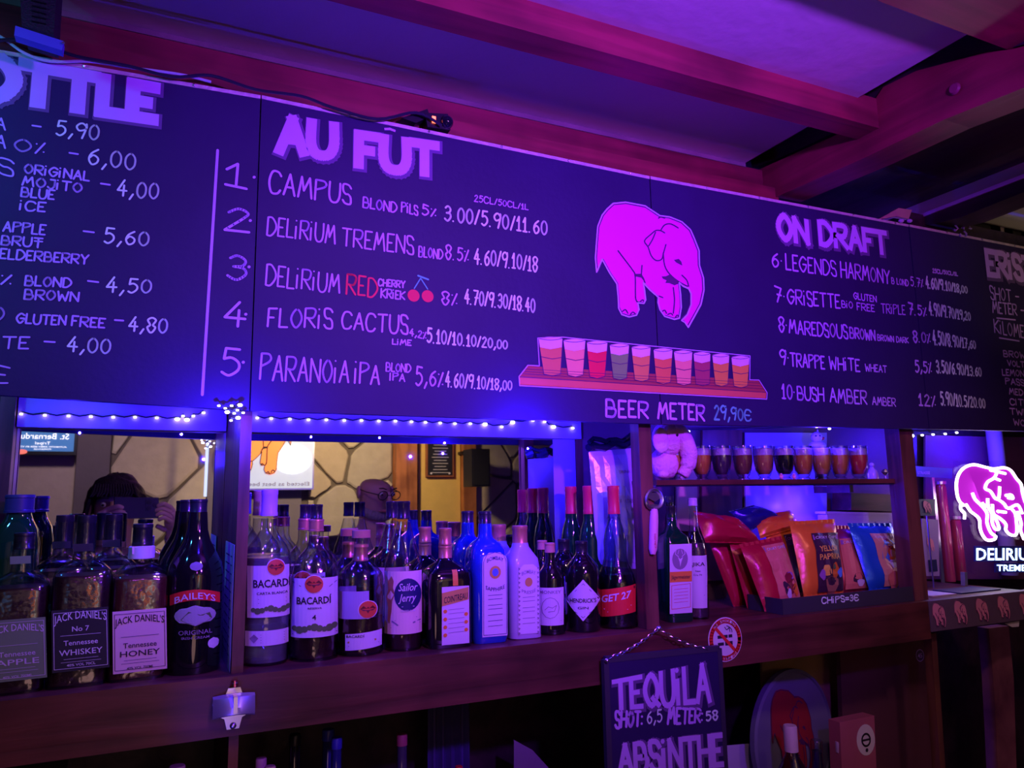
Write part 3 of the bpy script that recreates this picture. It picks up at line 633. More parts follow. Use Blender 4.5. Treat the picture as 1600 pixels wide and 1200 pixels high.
# -- square whiskey bottles
def jd(px, py, Y, label, top, base, wb, lab, ink, l0, l1, words, cap, liq, rz=0):
    sh = top+(base-top)*.34
    b = Bot(px, py, Y, label, [(base, wb), (sh+8, wb), (sh-2, wb*.93), (sh-12, wb*.70), (sh-19, wb*.40), (sh-30, wb*.36), (top+12, wb*.36)], cap, GLASS, sq=.75, rz=rz)
    b.fill(sh+4, liq, .94)
    hw = wb*.44
    lb = b.label(px-hw, l0, px+hw, l1, lab, nu=3)
    fl = Flat(); H = l1-l0
    for t, yy, w_, h, ac in words:
        ft(fl, t, px, l0+H*yy, w_*hw*2, -h, arc=-ac)
    b.art(fl, ink, lb)
    fr = Flat(); a_, c_ = .93, .05
    pts = [(px-hw*a_, l0+H*c_), (px+hw*a_, l0+H*c_), (px+hw*a_, l1-H*c_), (px-hw*a_, l1-H*c_)]
    fr.line(pts+pts[:1], .7); fr.line([(px-hw*.7, l0+H*.42), (px+hw*.7, l0+H*.42)], .6); fr.line([(px-hw*.6, l0+H*.8), (px+hw*.6, l0+H*.8)], .5); fr.line([(px-hw*.7, l0+H*.85), (px+hw*.7, l0+H*.85)], .5)
    b.art(fr, ink, lb, 'border')
    nk = b.label(px-wb*.15+4, sh-44, px+wb*.17+4, sh-32, lab, nu=6, name='neck_label')
    return b
JW = lambda n2: [("JACK DANIEL'S", .24, .92, 11, 5), ('Tennessee', .60, .62, 8, 0), (n2, .74, .74, 9, 0), ('40% VOL 700ML', .95, .5, 4, 0)]
jd(29, 960, 1.25, 'square whiskey bottle with a green label at the left edge', 832, 1067, 82, GRPAP, LPAP, 962, 1056, JW('APPLE'), [(832, 858, 30, CAPB)], DAMB, R(4))
b = jd(126, 960, 1.255, 'square whiskey bottle with a black label between the green and pink labels', 805, 1063, 82, BPAP, WINK, 946, 1040, [("JACK DANIEL'S", .22, .92, 12, 6), ('No 7', .36, .3, 8, 0), ('Tennessee', .58, .6, 8, 0), ('WHISKEY', .74, .76, 9, 0), ('40% VOL 70CL', .92, .5, 4, 0)], [(805, 862, 28, CAPB)], DAMB, R(4))
jd(216, 960, 1.26, 'square honey whiskey bottle with a pale pink label', 816, 1053, 80, PPAP, INK, 948, 1042, JW('HONEY'), [(818, 852, 30, CAPB), (853, 872, 38, LPAP)], GAMB, R(4))
c = copy_tree(b.e); c.location = (at(171, 930, 1.36).x, 1.36, ZS); c['label'] = 'second square black-label whiskey bottle standing right behind the front one'
c = copy_tree(b.e); c.location = (at(93, 930, 1.36).x, 1.365, ZS); c['label'] = 'square whiskey bottle in the back row between the green and black labels'
for px, lb_ in ((22, 'green glass bottle with large dark cap behind the green-label whiskey'), (-45, 'green glass bottle cut by the left edge, back row')):
    g = Bot(px, 900, 1.375, lb_, [(1050, 62), (850, 62), (828, 56), (812, 40), (803, 34), (797, 34)], [(773, 801, 42, mat('navy_cap', (.04, .04, .16), .4))], GGREEN, sq=.5)
# -- cream liqueur
b = Bot(304, 930, 1.262, 'tall black cream liqueur bottle with red arched label', [(1058, 80), (1035, 84), (900, 84), (880, 76), (862, 58), (845, 40), (828, 31), (800, 27)], [(780, 806, 27, CAPB)], GDARK)
lb = b.label(270, 925, 340, 941, REDP, arc=8, nv=3, note='red arched label')
ft(fl := Flat(), 'BAILEYS', 305, 938, 56, -10, arc=-7); b.art(fl, LPAP, lb)
ov = b.label(276, 941, 334, 972, mat('landscape_print', (.45, .42, .48), .6), round_w, 'oval_picture')
fl = Flat(); fl.poly([(285, 962), (296, 950), (312, 956), (325, 953), (328, 962), (318, 968), (296, 969)]); b.art(fl, LEAF, ov, 'hill_print')
lw = b.label(279, 976, 331, 992, GDARK, name='lower_label', nv=2, off=.0003); fl = Flat(); ft(fl, 'ORIGINAL', 305, 985, 46, -7); ft(fl, 'IRISH CREAM', 305, 992, 38, -4); b.art(fl, GREYI, lw)
b.label(322, 993, 338, 1010, LPAP, round_w, 'round_sticker', nu=6); b.label(298, 875, 316, 889, GREYI, round_w, 'neck_emblem', nu=4)
c = copy_tree(b.e); c.location = (at(290, 880, 1.352).x, 1.352, ZS); c['label'] = 'black cream liqueur bottle half hidden behind the red-arch one'
# -- rums with round emblem
def bat(b, cx, cy, r, parent_name='round_emblem'):
    o = b.label(cx-r-1.5, cy-r-1.5, cx+r+1.5, cy+r+1.5, LPAP, round_w, 'emblem_ring', off=.0011, nv=10)
    fl = Flat(); fl.disc((cx, cy), r, 20); fl.emit('emblem_disc', b.fn(.0018), mat('emblem_red', (.75, .10, .04), .5), o)
    fl = Flat(); fl.poly([(cx-r*.85, cy-r*.1), (cx-r*.5, cy-r*.45), (cx-r*.15, cy-r*.15), (cx, cy-r*.35), (cx+r*.15, cy-r*.15), (cx+r*.5, cy-r*.45), (cx+r*.85, cy-r*.1), (cx+r*.5, cy+r*.15), (cx+r*.2, cy+r*.1), (cx, cy+r*.45), (cx-r*.2, cy+r*.1), (cx-r*.5, cy+r*.15)])
    fl.emit('bat_emblem', b.fn(.0024), mat('bat_print', (.16, .02, .02), .5), o)
def fruit(b, x0, x1, y, r, lb):
    fl = Flat(); n = 9
    for i in range(n): fl.disc((x0+(x1-x0)*i/(n-1), y+2*math.sin(i*1.3)), r*(.7+.3*((i*5) % 3)/2), 9)
    b.art(fl, LEAF, lb, 'leaf_garland')
b = Bot(417, 920, YB1, 'tall clear white rum bottle with lilac screw cap beside the left divider', [(1045, 66), (1030, 70), (880, 70), (862, 66), (850, 56), (838, 38), (828, 25), (810, 24)], [(765, 806, 26, CAPW)], GLASS)
b.fill(870, GCLR)
lb = b.label(389, 881, 450, 960, LPAP); fl = Flat(); ft(fl, 'BACARDÍ', 425, 914, 54, -12, bold=.03); ft(fl, 'CARTA BLANCA', 425, 925, 44, -4); fl.line([(405, 932), (445, 932)], .6); fl.line([(405, 938), (445, 938)], .6); b.art(fl, INK, lb)
fruit(b, 398, 447, 948, 5, lb); bat(b, 430, 884, 12)
l2 = b.label(386, 980, 448, 1003, LPAP, name='lower_label', nv=2); fl = Flat()
for yy in (986, 990, 994, 998): fl.line([(408, yy), (442, yy-1)], .7)
fl.poly([(399, 985), (405, 991), (399, 998), (393, 991)]); b.art(fl, GREYI, l2)
RB = b
c = copy_tree(b.e); c.location = (at(404, 900, 1.34).x, 1.338, ZS); c['label'] = 'second white rum bottle hidden behind the lilac-capped one by the divider'
b = Bot(492, 930, YB1, 'rum bottle with dark cap, leaf label and numeral four', [(1040, 68), (1028, 73), (900, 73), (880, 66), (868, 52), (856, 30), (846, 23), (812, 22)], [(788, 811, 19, CAPB), (811, 830, 24, CAPG)], GLASS)
b.fill(905, DAMB)
lb = b.label(457, 900, 526, 990, LPAP); fl = Flat(); ft(fl, 'BACARDÍ', 491, 939, 50, -11, bold=.03); ft(fl, 'RESERVA', 492, 947, 20, -3); ft(fl, '4', 491, 963, 6, -8); fl.line([(460, 985), (524, 985)], .9); fl.line([(460, 905), (472, 912)], .8); fl.line([(524, 906), (513, 914)], .8); b.art(fl, INK, lb)
fruit(b, 463, 520, 976, 6, lb); bat(b, 491, 909, 13)
c = copy_tree(b.e); c.location = (at(475, 900, 1.345).x, 1.345, ZS); c['label'] = 'leaf-label rum bottle in the back row behind the numeral four one'
b = Bot(563, 950, YB1, 'dark aged rum bottle with brown cork and side roundel', [(1028, 66), (1018, 71), (905, 71), (895, 66), (884, 48), (876, 28), (866, 22), (838, 22)], [(828, 840, 29, CORK), (850, 876, 23, CAPG)], GLASS)
b.fill(962, DAMB)
b.label(532, 920, 576, 962, mat('frosted_label', (.45, .36, .62), .6), name='back_label'); bat(b, 574, 948, 13)
lb = b.label(541, 983, 595, 1008, LPAP, name='lower_label', nv=2, sl=-2); fl = Flat(); ft(fl, 'BACARDÍ', 556, 990, 26, -4); fl.line([(546, 1003), (590, 1000)], .6); b.art(fl, INK, lb); fl = Flat(); fl.line([(546, 997), (585, 995)], 3); b.art(fl, GOLD, lb, 'gold_band')
c = copy_tree(b.e); c.location = (at(545, 900, 1.35).x, 1.35, ZS); c['label'] = 'aged rum bottle in the back row behind the cork-topped one'
# -- spiced rum
def spiced(px, Y, label):
    b = Bot(px, 930, Y, label, [(1016, 56), (1006, 59), (890, 59), (872, 54), (855, 42), (835, 30), (815, 20)], [(783, 811, 21, CAPB)], GLASS); b.fill(950, DAMB, y0=None); return b
b = spiced(630, YB1, 'spiced rum bottle with pink label and dark round badge')
lb = b.label(602, 890, 658, 986, PPAP, note='pink label with dark disc')
fl = Flat(); fl.disc((637, 926), 20, 24, 25); b.art(fl, NAVY, lb, 'round_badge'); fl = Flat(); ft(fl, 'Sailor', 637, 920, 28, -12, .3); ft(fl, 'Jerry', 636, 936, 26, -12, .3); fl.line([(628, 944), (646, 944)], .8); ft(fl, 'SPICED RUM', 637, 952, 20, -3); fl.emit('lettering', b.fn(.0018), LPAP, lb)
fl = Flat(); fl.poly([(608, 905), (613, 897), (616, 905), (615, 915), (618, 925), (614, 935), (613, 950), (610, 970), (607, 965), (608, 945), (605, 930), (608, 918)]); b.art(fl, CAPG, lb, 'figure_print')
fl = Flat(); fl.line([(612, 976), (655, 970)], 1); fl.line([(618, 965), (650, 961)], .7); fl.line([(614, 966), (622, 972)], 2); fl.line([(645, 969), (655, 966)], 2.4); b.art(fl, GREYI, lb, 'small_print')
c = copy_tree(b.e); c.location = (at(612, 890, 1.345).x, 1.345, ZS); c['label'] = 'spiced rum bottle in the back row with clear conical neck'
# -- orange liqueur
b = Bot(696, 950, 1.258, 'square dark orange-liqueur bottle with copper cap', [(1008, 68), (1000, 70), (905, 70), (893, 66), (884, 50), (877, 30), (870, 20), (852, 20)], [(825, 851, 21, CAPG), (852, 874, 22, CAPG)], GDARK, sq=.8, rz=R(-3))
lb = b.label(680, 913, 722, 1001, LPAP, nu=3); fl = Flat(); fl.poly([(680, 922), (721, 915), (721, 934), (680, 942)]); b.art(fl, GOLD, lb, 'gold_banner'); fl = Flat()
v, f, w_ = ftext('COINTREAU', 0, .01); fl.add([(683+a_*36, 938-a_*5.5-b2*10) for a_, b2 in v], f); fl.emit('lettering', b.fn(.0018), INK, lb)
fl = Flat(); [fl.line([(690, y), (714, y-1)], .6) for y in (948, 954, 962, 969, 976, 983)]; b.art(fl, GREYI, lb, 'small_print'); fl = Flat(); [fl.disc((685+(i % 2)*32, 950+i*6), 3, 8) for i in range(7)]; b.art(fl, ORP, lb, 'orange_prints')
b.label(697, 888, 705, 912, ORP, name='neck_strip', nu=3)
c = copy_tree(b.e); c.location = (at(664, 900, 1.345).x, 1.345, ZS); c['label'] = 'square liqueur bottle with copper cap in the back row'
# -- blue gin
b = Bot(759, 930, 1.256, 'bright blue square gin bottle with tall arched label', [(1001, 54), (994, 57), (872, 57), (858, 54), (848, 42), (841, 26), (835, 22), (818, 21)], [(799, 821, 21, CAPB)], GBLUE, sq=.7, rz=R(-4))
lb = b.label(744, 862, 783, 990, LPAP, arch_w, nu=4, nv=20); fl = Flat(); ft(fl, 'BOMBAY', 764, 877, 26, -6, arc=-4); ft(fl, 'SAPPHIRE', 764, 917, 30, -6, arc=4)
for y in (927, 933, 942, 948, 957, 966, 974): fl.line([(753, y), (775, y-.5)], .7)
pts = [(746, 987), (746, 875), (751, 865), (764, 861.5), (777, 865), (781.5, 875), (781.5, 987), (746, 987)]; fl.line(pts, .7); b.art(fl, NAVY, lb)
fl = Flat(); fl.disc((764, 892), 9, 18, 10); b.art(fl, GOLD, lb, 'gold_crest'); fl = Flat(); fl.disc((764, 892), 5, 18, 6); fl.emit('portrait_print', b.fn(.0018), mat('blue_print', (.1, .2, .8), .5), lb)
c = copy_tree(b.e); c.location = (at(731, 880, 1.345).x, 1.345, ZS); c['label'] = 'second blue gin bottle, in the back row behind the first'
# -- frosted gin
b = Bot(814, 930, 1.258, 'frosted lilac gin bottle with gold cap', [(1000, 50), (993, 52), (885, 52), (872, 48), (862, 36), (854, 27), (848, 25)], [(821, 855, 25, CAPG)], FROST, sq=.7, rz=R(-5))
lb = b.label(800, 880, 833, 986, LPAP, arch_w, nu=4, nv=14); fl = Flat(); ft(fl, 'BOMBAY', 816.5, 897, 22, -6, arc=-3); ft(fl, 'PRESSÉ', 816.5, 922, 22, -5, arc=3)
for y in (930, 936, 946, 952, 962, 970): fl.line([(807, y), (826, y-.4)], .8)
b.art(fl, GREYI, lb); fl = Flat(); fl.disc((816.5, 907), 6, 16, 7); b.art(fl, GOLD, lb, 'gold_crest')
fl = Flat()
for i in range(15):
    for x in (802, 831.5): fl.poly([(x-1.6, 884+i*7), (x+1.6, 884+i*7+2), (x-1, 884+i*7+5)])
b.art(fl, GREYI, lb, 'zigzag_border')
c = copy_tree(b.e); c.location = (at(780, 880, 1.345).x, 1.345, ZS); c['label'] = 'frosted gin bottle in the back row beside the blue one'
# -- small dark gin
b = Bot(861, 940, 1.262, 'small dark apothecary gin bottle with cork and pale label', [(994, 40), (988, 43), (905, 43), (894, 38), (885, 24), (876, 16), (862, 16)], [(848, 863, 17, CORK)], GDARK)
lb = b.label(841, 916, 880, 974, LPAP); fl = Flat(); ft(fl, 'MONKEY', 860, 925, 32, -5); pts = [(860+13*math.cos(i*.5236), 947+16*math.sin(i*.5236)) for i in range(13)]; fl.line(pts, .7)
fl.line([(852, 950), (857, 945), (863, 947), (869, 943), (866, 952), (857, 953)], .8); fl.line([(845, 968), (876, 967)], .8); b.art(fl, GREYI, lb)
c = copy_tree(b.e); c.location = (at(850, 900, 1.34).x, 1.345, ZS); c['label'] = 'small dark gin bottle in the back row behind the cork-topped one'
# -- dark gin with diamond label
b = Bot(911, 940, 1.26, 'dark round gin bottle with diamond-shaped lilac label', [(989, 50), (980, 54), (900, 54), (884, 50), (874, 34), (866, 20), (860, 18)], [(845, 868, 20, CAPB)], GDARK)
lb = b.label(885, 903, 937, 966, LPAP, lambda t: max(.02, 1-abs(2*t-1)**1.15), nv=14); fl = Flat(); ft(fl, "HENDRICK'S", 911, 938, 39, -6.5, bold=.02); ft(fl, 'GIN', 911, 948, 16, -4); fl.line([(899, 952), (911, 961), (923, 952)], .6); fl.line([(899, 921), (911, 909), (923, 921)], .6); b.art(fl, INK, lb)
c = copy_tree(b.e); c.location = (at(882, 900, 1.34).x, 1.34, ZS); c['label'] = 'dark round gin bottle in the back row behind the diamond label'
# -- mint liqueur
def mint(px, Y, label, bm, back=False):
    return Bot(px, 930, Y, label, [(983, 58), (975, 62), (915, 62), (898, 56), (880, 40), (868, 36), (845, 36), (828, 30), (812, 20), (803, 20)], [(759, 803, 20, CAPR)], bm)
b = mint(964, 1.262, 'green mint liqueur bottle with red cap and red band label', thin_glass('smoked_glass', (.45, .55, .75)))
b.fill(896, GDARK, .96)
lb = b.label(937, 915, 992, 957, REDP, sl=-4, nv=3, note='red band label'); fl = Flat(); v, f, w_ = ftext('GET 27', .1, .03)
fl.add([(941+a_*44, 938-a_*8-b2*11) for a_, b2 in v], f); fl.line([(945, 948), (985, 942)], .9); fl.line([(950, 952), (980, 948)], .6); b.art(fl, LPAP, lb)
g2 = mint(925, 1.338, 'dark green bottle with red cap, middle of the three red caps', GGREEN)
c = copy_tree(g2.e); c.location = (at(897, 930, 1.40).x, 1.402, ZS); c['label'] = 'dark green bottle with red cap, leftmost and rearmost of the red caps'
for o in kids(g2.e):
    pass
# -- right bay bottles
b = Bot(1053, 900, 1.262, 'square herbal liqueur bottle with stag label beside the hanging opener', [(968, 42), (962, 44), (850, 44), (838, 40), (830, 26), (822, 16), (800, 15)], [(790, 812, 16, CAPB)], GGREEN, sq=.75, rz=R(-8))
lb = b.label(1034, 849, 1071, 955, LPAP, nu=3); fl = Flat(); fl.rect((1034, 891), (1070.5, 907)); b.art(fl, ORP, lb, 'orange_band'); fl = Flat(); fl.disc((1051, 872), 13, 20, 16); b.art(fl, GREYI, lb, 'round_emblem')
fl = Flat(); fl.poly([(1047, 868), (1050, 876), (1051, 884), (1053, 876), (1056, 868), (1054, 870), (1051, 872), (1049, 870)]); fl.line([(1048, 868), (1043, 864), (1044, 858)], 1); fl.line([(1054, 868), (1059, 864), (1058, 858)], 1); fl.line([(1047, 864), (1049, 858)], .8); fl.line([(1055, 864), (1053, 858)], .8); fl.emit('stag_print', b.fn(.0018), LPAP, lb)
fl = Flat(); ft(fl, 'Jägermeister', 1052, 902, 32, -6); b.fn; fl.emit('lettering', b.fn(.0018), INK, lb)
fl = Flat(); fl.line([(1037, 912), (1068, 910), (1068, 946), (1037, 948), (1037, 912)], .7); [fl.line([(1041, y), (1064, y-1)], .5) for y in (918, 923, 928, 933, 938)]; b.art(fl, CAPR, lb, 'red_frame')
b = Bot(1088, 900, 1.262, 'slim clear bottle with lilac cap and plain pale label', [(965, 32), (958, 34), (860, 34), (848, 30), (836, 20), (826, 14), (800, 12), (789, 12)], [(778, 790, 15, CAPW)], GLASS); b.fill(848, mat('amber_clear', (.6, .35, .5), .05, trans=.9, ior=1.33), .9)
lb = b.label(1072, 867, 1104, 948, LPAP); fl = Flat(); ft(fl, 'AJIKA', 1088, 883, 24, -6); ft(fl, 'Vieux', 1090, 892, 8, -3); ft(fl, 'Cru 70', 1090, 898, 12, -3); fl.line([(1074, 914), (1103, 914)], .5); fl.line([(1080, 928), (1100, 928)], .5); b.art(fl, INK, lb)
Bot(1049, 850, 1.40, 'grey glass carafe behind the herbal liqueur', [(940, 50), (870, 48), (830, 22), (800, 12), (785, 12)], [(775, 788, 13, GLASS)], thin_glass('grey_glass', (.5, .5, .6)), cat='carafe', name='carafe')
# ------------------------------------------------------------------ foil bags and crisps
SILV = mat('silver_foil', (.66, .60, .98), .25, .25, bump=.5, bscale=22, var=.08)
def bag(name, label, cat, C4, Y, th, m, print_=None, pm=None, group=None, Yt=None, seal=True, zz=None, n=12, cr=.35):
    """C4: front corners TL,TR,BR,BL in photo pixels at depth Y; Yt depth of the top edge"""
    Yt = Y if Yt is None else Yt
    P = [at(*C4[0], Yt), at(*C4[1], Yt), at(*C4[2], Y), at(*C4[3], Y)]
    if zz is not None: P[2].z = max(P[2].z, zz); P[3].z = max(P[3].z, zz)
    ce = (P[2]+P[3])/2; e = empty(name, ce, label, cat, group)
    rnd = random.Random(label); sd = rnd.random()*50
    def S(u, v, side=-1, off=0):
        p = P[0].lerp(P[1], u).lerp(P[3].lerp(P[2], u), v)
        a_ = max(0, 1-abs(2*u-1)**2.6); b2 = max(0, 1-abs(2*v-1)**3.2)
        nrm = (P[1]-P[0]).cross(P[3]-P[0]).normalized()
        if nrm.y > 0: nrm = -nrm
        wr = (noise.noise(Vector((u*3.3, v*4.3, sd)))+.5*noise.noise(Vector((u*9, v*3, sd+9))))*cr*th*(.25+b2)
        d = th*(a_**.55)*(b2**.5)
        return p+nrm*((d+wr*a_ if side < 0 else -d*.9)+off)
    g = [[S(i/n, j/n) for i in range(n+1)] for j in range(n+1)]; h = [[S(i/n, j/n, 1) for i in range(n+1)] for j in range(n+1)]
    v = [q for r_ in g for q in r_]+[q for r_ in h for q in r_]; N = (n+1)**2
    f = [(j*(n+1)+i, j*(n+1)+i+1, (j+1)*(n+1)+i+1, (j+1)*(n+1)+i) for j in range(n) for i in range(n)]
    f += [tuple(k+N for k in reversed(q)) for q in list(f)]
    for i in range(n):
        for a_, b2 in ((i, i+1), ((n*(n+1))+i+1, n*(n+1)+i), ((i+1)*(n+1), i*(n+1)), (i*(n+1)+n, (i+1)*(n+1)+n)): f.append((b2, a_, a_+N, b2+N))
    MB().add(v, f).build('foil_body', m, e, True)
    if seal:
        for v0, v1 in ((-.05, .02), (.98, 1.04)):
            mb = MB(); k = 16; L_ = []
            for i in range(k+1):
                for vv in (v0, v1):
                    q = P[0].lerp(P[1], i/k).lerp(P[3].lerp(P[2], i/k), vv)
                    if zz is not None: q.z = max(q.z, zz)
                    L_.append(q+Vector((0, -.001 if i % 2 else .001, 0)))
            mb.add(L_, [(2*i, 2*i+2, 2*i+3, 2*i+1) for i in range(k)]); mb.build('crimped_seal', m, e)
    if print_:
        u0, v0, u1, v1, paint = print_
        fn_ = lambda off: (lambda u, v: S(u0+(u1-u0)*u, v0+(v1-v0)*v, -1, off))
        q = Flat(); K = 10; q.add([(i/K, j/K) for j in range(K+1) for i in range(K+1)], [(j*(K+1)+i, j*(K+1)+i+1, (j+1)*(K+1)+i+1, (j+1)*(K+1)+i) for j in range(K) for i in range(K)])
        o = q.emit('front_print', fn_(.0012), pm, e); paint(o, fn_)
    return e
def mk_em(fn_, off):
    f = fn_(off)
    def flip(u, v): return f(u, v)
    return flip
def silver_paint(o, fn_):
    fl = Flat()
    for t, x, y, w_, h in (('DRINK', .62, .18, .3, .03), ('DRINKTABS', .6, .46, .34, .04), ('CLEAN', .3, .62, .3, .035), ('500', .5, .8, .2, .05)): ft(fl, t, x, y, w_, -h)
    fl.emit('lettering', mk_em(fn_, .002), GREYI, o)
bag('supply_pouch', 'large crinkled silver pouch with black rolled top against the divider', 'pouch', ((920, 706), (999, 699), (1006, 890), (934, 884)), 1.315, .014, SILV, (.05, .05, .95, .95, silver_paint), SILV, Yt=1.325, seal=False, zz=ZS+.001, n=18, cr=.5)
po = COL.objects['supply_pouch']
mbt = MB(); pA, pB = at(919, 700, 1.322), at(1001, 690, 1.322)
pts = [pA.lerp(pB, i/10)+Vector((0, .004*math.sin(i*2), .004*math.sin(i*1.7))) for i in range(11)]
mbt.tube(pts, [.008+.002*math.sin(i*2.1) for i in range(11)], 8); mbt.tube([p+Vector((0, -.004, .011+.004*math.sin(i*.9))) for i, p in enumerate(pts)], [.005]*11, 8)
mbt.build('rolled_top', mat('black_foil', (.02, .02, .06), .25, .3, bump=.6), po, True)
# crisps: printed fronts
FRED = mat('red_foil', (.55, .012, .04), .28, 0.1, bump=.5, bscale=30); CO = mat('orange_foil', (.92, .22, .03), .28, .1, bump=.5, bscale=30); CBL = mat('blue_foil', (.02, .16, .80), .25, .35, bump=.5, bscale=30)
CDR = mat('maroon_foil', (.35, .02, .05), .3, .3, bump=.5, bscale=30); PRR = mat('salmon_print', (.80, .22, .16), .45); PRD = mat('dark_print', (.06, .02, .05), .4); PRO = mat('blue_sky_print', (.75, .35, .25), .45)
YEL = mat('yellow_print', (.95, .55, .08), .5); PUR = mat('violet_print', (.35, .12, .45), .5); PBL = mat('bright_blue_print', (.1, .3, .85), .5)
def paint_a(title_, a_, b_, cols, top=PUR):
    def pf(o, fn_):
        def E(fl, m, nm, off=.0018): fl.emit(nm, mk_em(fn_, off), m, o)
        fl = Flat(); fl.rect((.02, .03), (.98, .12)); E(fl, top, 'brand_band')
        fl = Flat(); ft(fl, 'CROKY CHIPS', .5, .105, .8, -.05); E(fl, LPAP, 'lettering', .0024)
        if title_:
            fl = Flat(); ft(fl, title_[0], .5, .33, .72, -.1, bold=.02); ft(fl, title_[1], .5, .47, .78, -.1, bold=.02); E(fl, YEL, 'lettering', .0024)
        for i, (cx, cy, r, m) in enumerate(cols):
            fl = Flat(); p = [(cx+r*(1+.25*math.sin(3*t+i))*math.cos(t), cy+r*.8*(1+.2*math.cos(2*t+i*2))*math.sin(t)) for t in [k*.524 for k in range(12)]]; fl.poly(p); E(fl, m, 'picture_patch', .0016+.0003*i)
    return pf
colsR = [(.35, .35, .22, PRR), (.6, .72, .22, CDR), (.35, .8, .14, PRD), (.7, .6, .1, PUR), (.75, .85, .13, CO), (.4, .9, .1, LPAP)]
colsY = [(.3, .65, .14, YEL), (.65, .66, .16, CO), (.5, .72, .14, PRD), (.5, .9, .22, CAPG), (.85, .7, .1, PBL), (.15, .72, .1, PUR), (.6, .6, .07, LEAF)]
colsB = [(.5, .36, .34, PBL), (.5, .4, .15, CO), (.5, .22, .12, CDR), (.55, .65, .2, LPAP), (.4, .88, .25, PRR), (.7, .84, .12, LEAF)]
zz = ZS+.001
bag('crisp_bag', 'red crisp bag standing edge-on, furthest left of the row', 'crisp bag', ((1108, 848), (1150, 842), (1175, 948), (1146, 950)), 1.345, .016, FRED, zz=zz, Yt=1.37)
bag('crisp_bag', 'red crisp bag leaning just left of the printed red one', 'crisp bag', ((1140, 850), (1185, 846), (1206, 950), (1168, 953)), 1.305, .016, FRED, zz=zz, Yt=1.34)
bag('crisp_bag', 'red crisp bag with salmon picture front, left of the price strip', 'crisp bag', ((1157, 855), (1222, 842), (1252, 938), (1194, 952)), 1.25, .017, FRED, (.38, .06, .97, .96, paint_a(None, 0, 0, colsR)), PRR, zz=zz, Yt=1.29)
bag('crisp_bag', 'maroon crisp bag with dark front just behind the yellow paprika one', 'crisp bag', ((1195, 830), (1248, 822), (1270, 930), (1216, 935)), 1.335, .016, CO, (.4, .1, .96, .95, paint_a(None, 0, 0, colsR[1:4])), PRD, zz=zz, Yt=1.37)
bag('crisp_bag', 'bright orange crisp bag lettered yellow paprika', 'crisp bag', ((1234, 820), (1305, 816), (1318, 925), (1256, 931)), 1.262, .018, CO, (.30, .16, .97, .98, paint_a(('YELLOW', 'PAPRIKA'), 0, 0, colsY)), PRD, zz=zz, Yt=1.30)
bag('crisp_bag', 'dark red crisp bag with salmon front between orange and blue ones', 'crisp bag', ((1300, 826), (1345, 826), (1372, 921), (1312, 926)), 1.285, .016, CDR, (.1, .18, .97, .97, paint_a(None, 0, 0, colsR[2:])), PRR, zz=zz, Yt=1.33)
bag('crisp_bag', 'blue crisp bag with flower burst picture at the right end of the row', 'crisp bag', ((1326, 822), (1394, 822), (1420, 916), (1358, 921)), 1.262, .017, CBL, (.32, .14, .97, .98, paint_a(None, 0, 0, colsB)), PRO, zz=zz, Yt=1.30)
bag('crisp_bag', 'dark red crisp bag lying on top of the standing red bags', 'crisp bag', ((1084, 800), (1150, 812), (1190, 848), (1102, 846)), 1.33, .022, FRED, Yt=1.36)
bag('crisp_bag', 'blue-black crisp bag lying at the back of the pile', 'crisp bag', ((1140, 800), (1180, 790), (1222, 806), (1172, 828)), 1.37, .016, mat('midnight_foil', (.03, .03, .25), .25, .4, bump=.6, bscale=30), Yt=1.39)
bag('crisp_bag', 'orange crisp bag lying behind the orange standing bag', 'crisp bag', ((1178, 808), (1235, 798), (1250, 822), (1188, 840)), 1.355, .018, CO, Yt=1.38)
# price strip
e = empty('price_strip', at(1330, 942, 1.2), 'black price strip reading chips three euro in front of the crisps', 'price sign')
A, B = at(1223, 936, 1.203), at(1440, 915, 1.203)
MB().prism([A, B, Vector((B.x, B.y, zz-.0005)), Vector((A.x, A.y, zz-.0005))], (0, .004, 0)).build('strip', mat('strip_black', (.05, .05, .06), .5), e)
MB().prism([A, A+Vector((-.003, -.001, 0)), Vector((A.x-.003, A.y-.001, zz-.0005)), Vector((A.x, A.y, zz-.0005))], (0, .10, 0)).build('strip_end', MATS['strip_black'], e)
fl = Flat()
btext(e, 'CHiPS=3€', (1284, 943), (1341, 938), 9, 9, CHW, 1.7, Y=1.2025)
# ------------------------------------------------------------------ LED strings, cables, fixtures
WHITEEM = mat('lit_bead', (.9, .85, 1), .4, em=(.75, .65, 1), es=9); WIRE = mat('dark_wire', (.02, .02, .04), .4); WIREW = mat('pale_wire', (.55, .6, .7), .4)
def string(label, pts, Y, big=()):
    P = [at(x, y, Y) for x, y in pts]; e = empty('light_string', P[0]+Vector((0, .0, .004)), label, 'string lights')
    q = []
    for a_, b2 in zip(P, P[1:]): q += [a_+Vector((0, .002, .004)), a_.lerp(b2, .5)+Vector((0, .002, .0005))]
    MB().tube(q+[P[-1]+Vector((0, .002, .004))], .0012, 5).build('wire', WIRE, e)
    for i, p in enumerate(P):
        k = mpp(*pts[i], Y); MB().ball(p, (3.1 if i in big else 2.0)*k, 5, (1.25, 1, .85)).build('bulb', WHITEEM, e)
    return e
YL = YM-.026
string('string of tiny blue-white lights over the left mirror', [(33, 647), (70, 649), (107, 650), (142, 651), (177, 652), (211, 652), (245, 653), (277, 655), (286, 650), (292, 656), (302, 650), (318, 645)], YL, (7, 9))
string('string of tiny blue-white lights over the wide middle mirror', [(402, 653), (424, 654), (453, 655), (482, 656), (510, 656), (538, 657), (565, 657), (592, 658), (618, 658), (643, 659), (665, 660), (688, 661), (711, 662), (735, 662), (758, 663), (784, 667), (801, 660), (833, 657), (851, 659), (865, 667), (895, 669)], YL, (14, 16, 19))
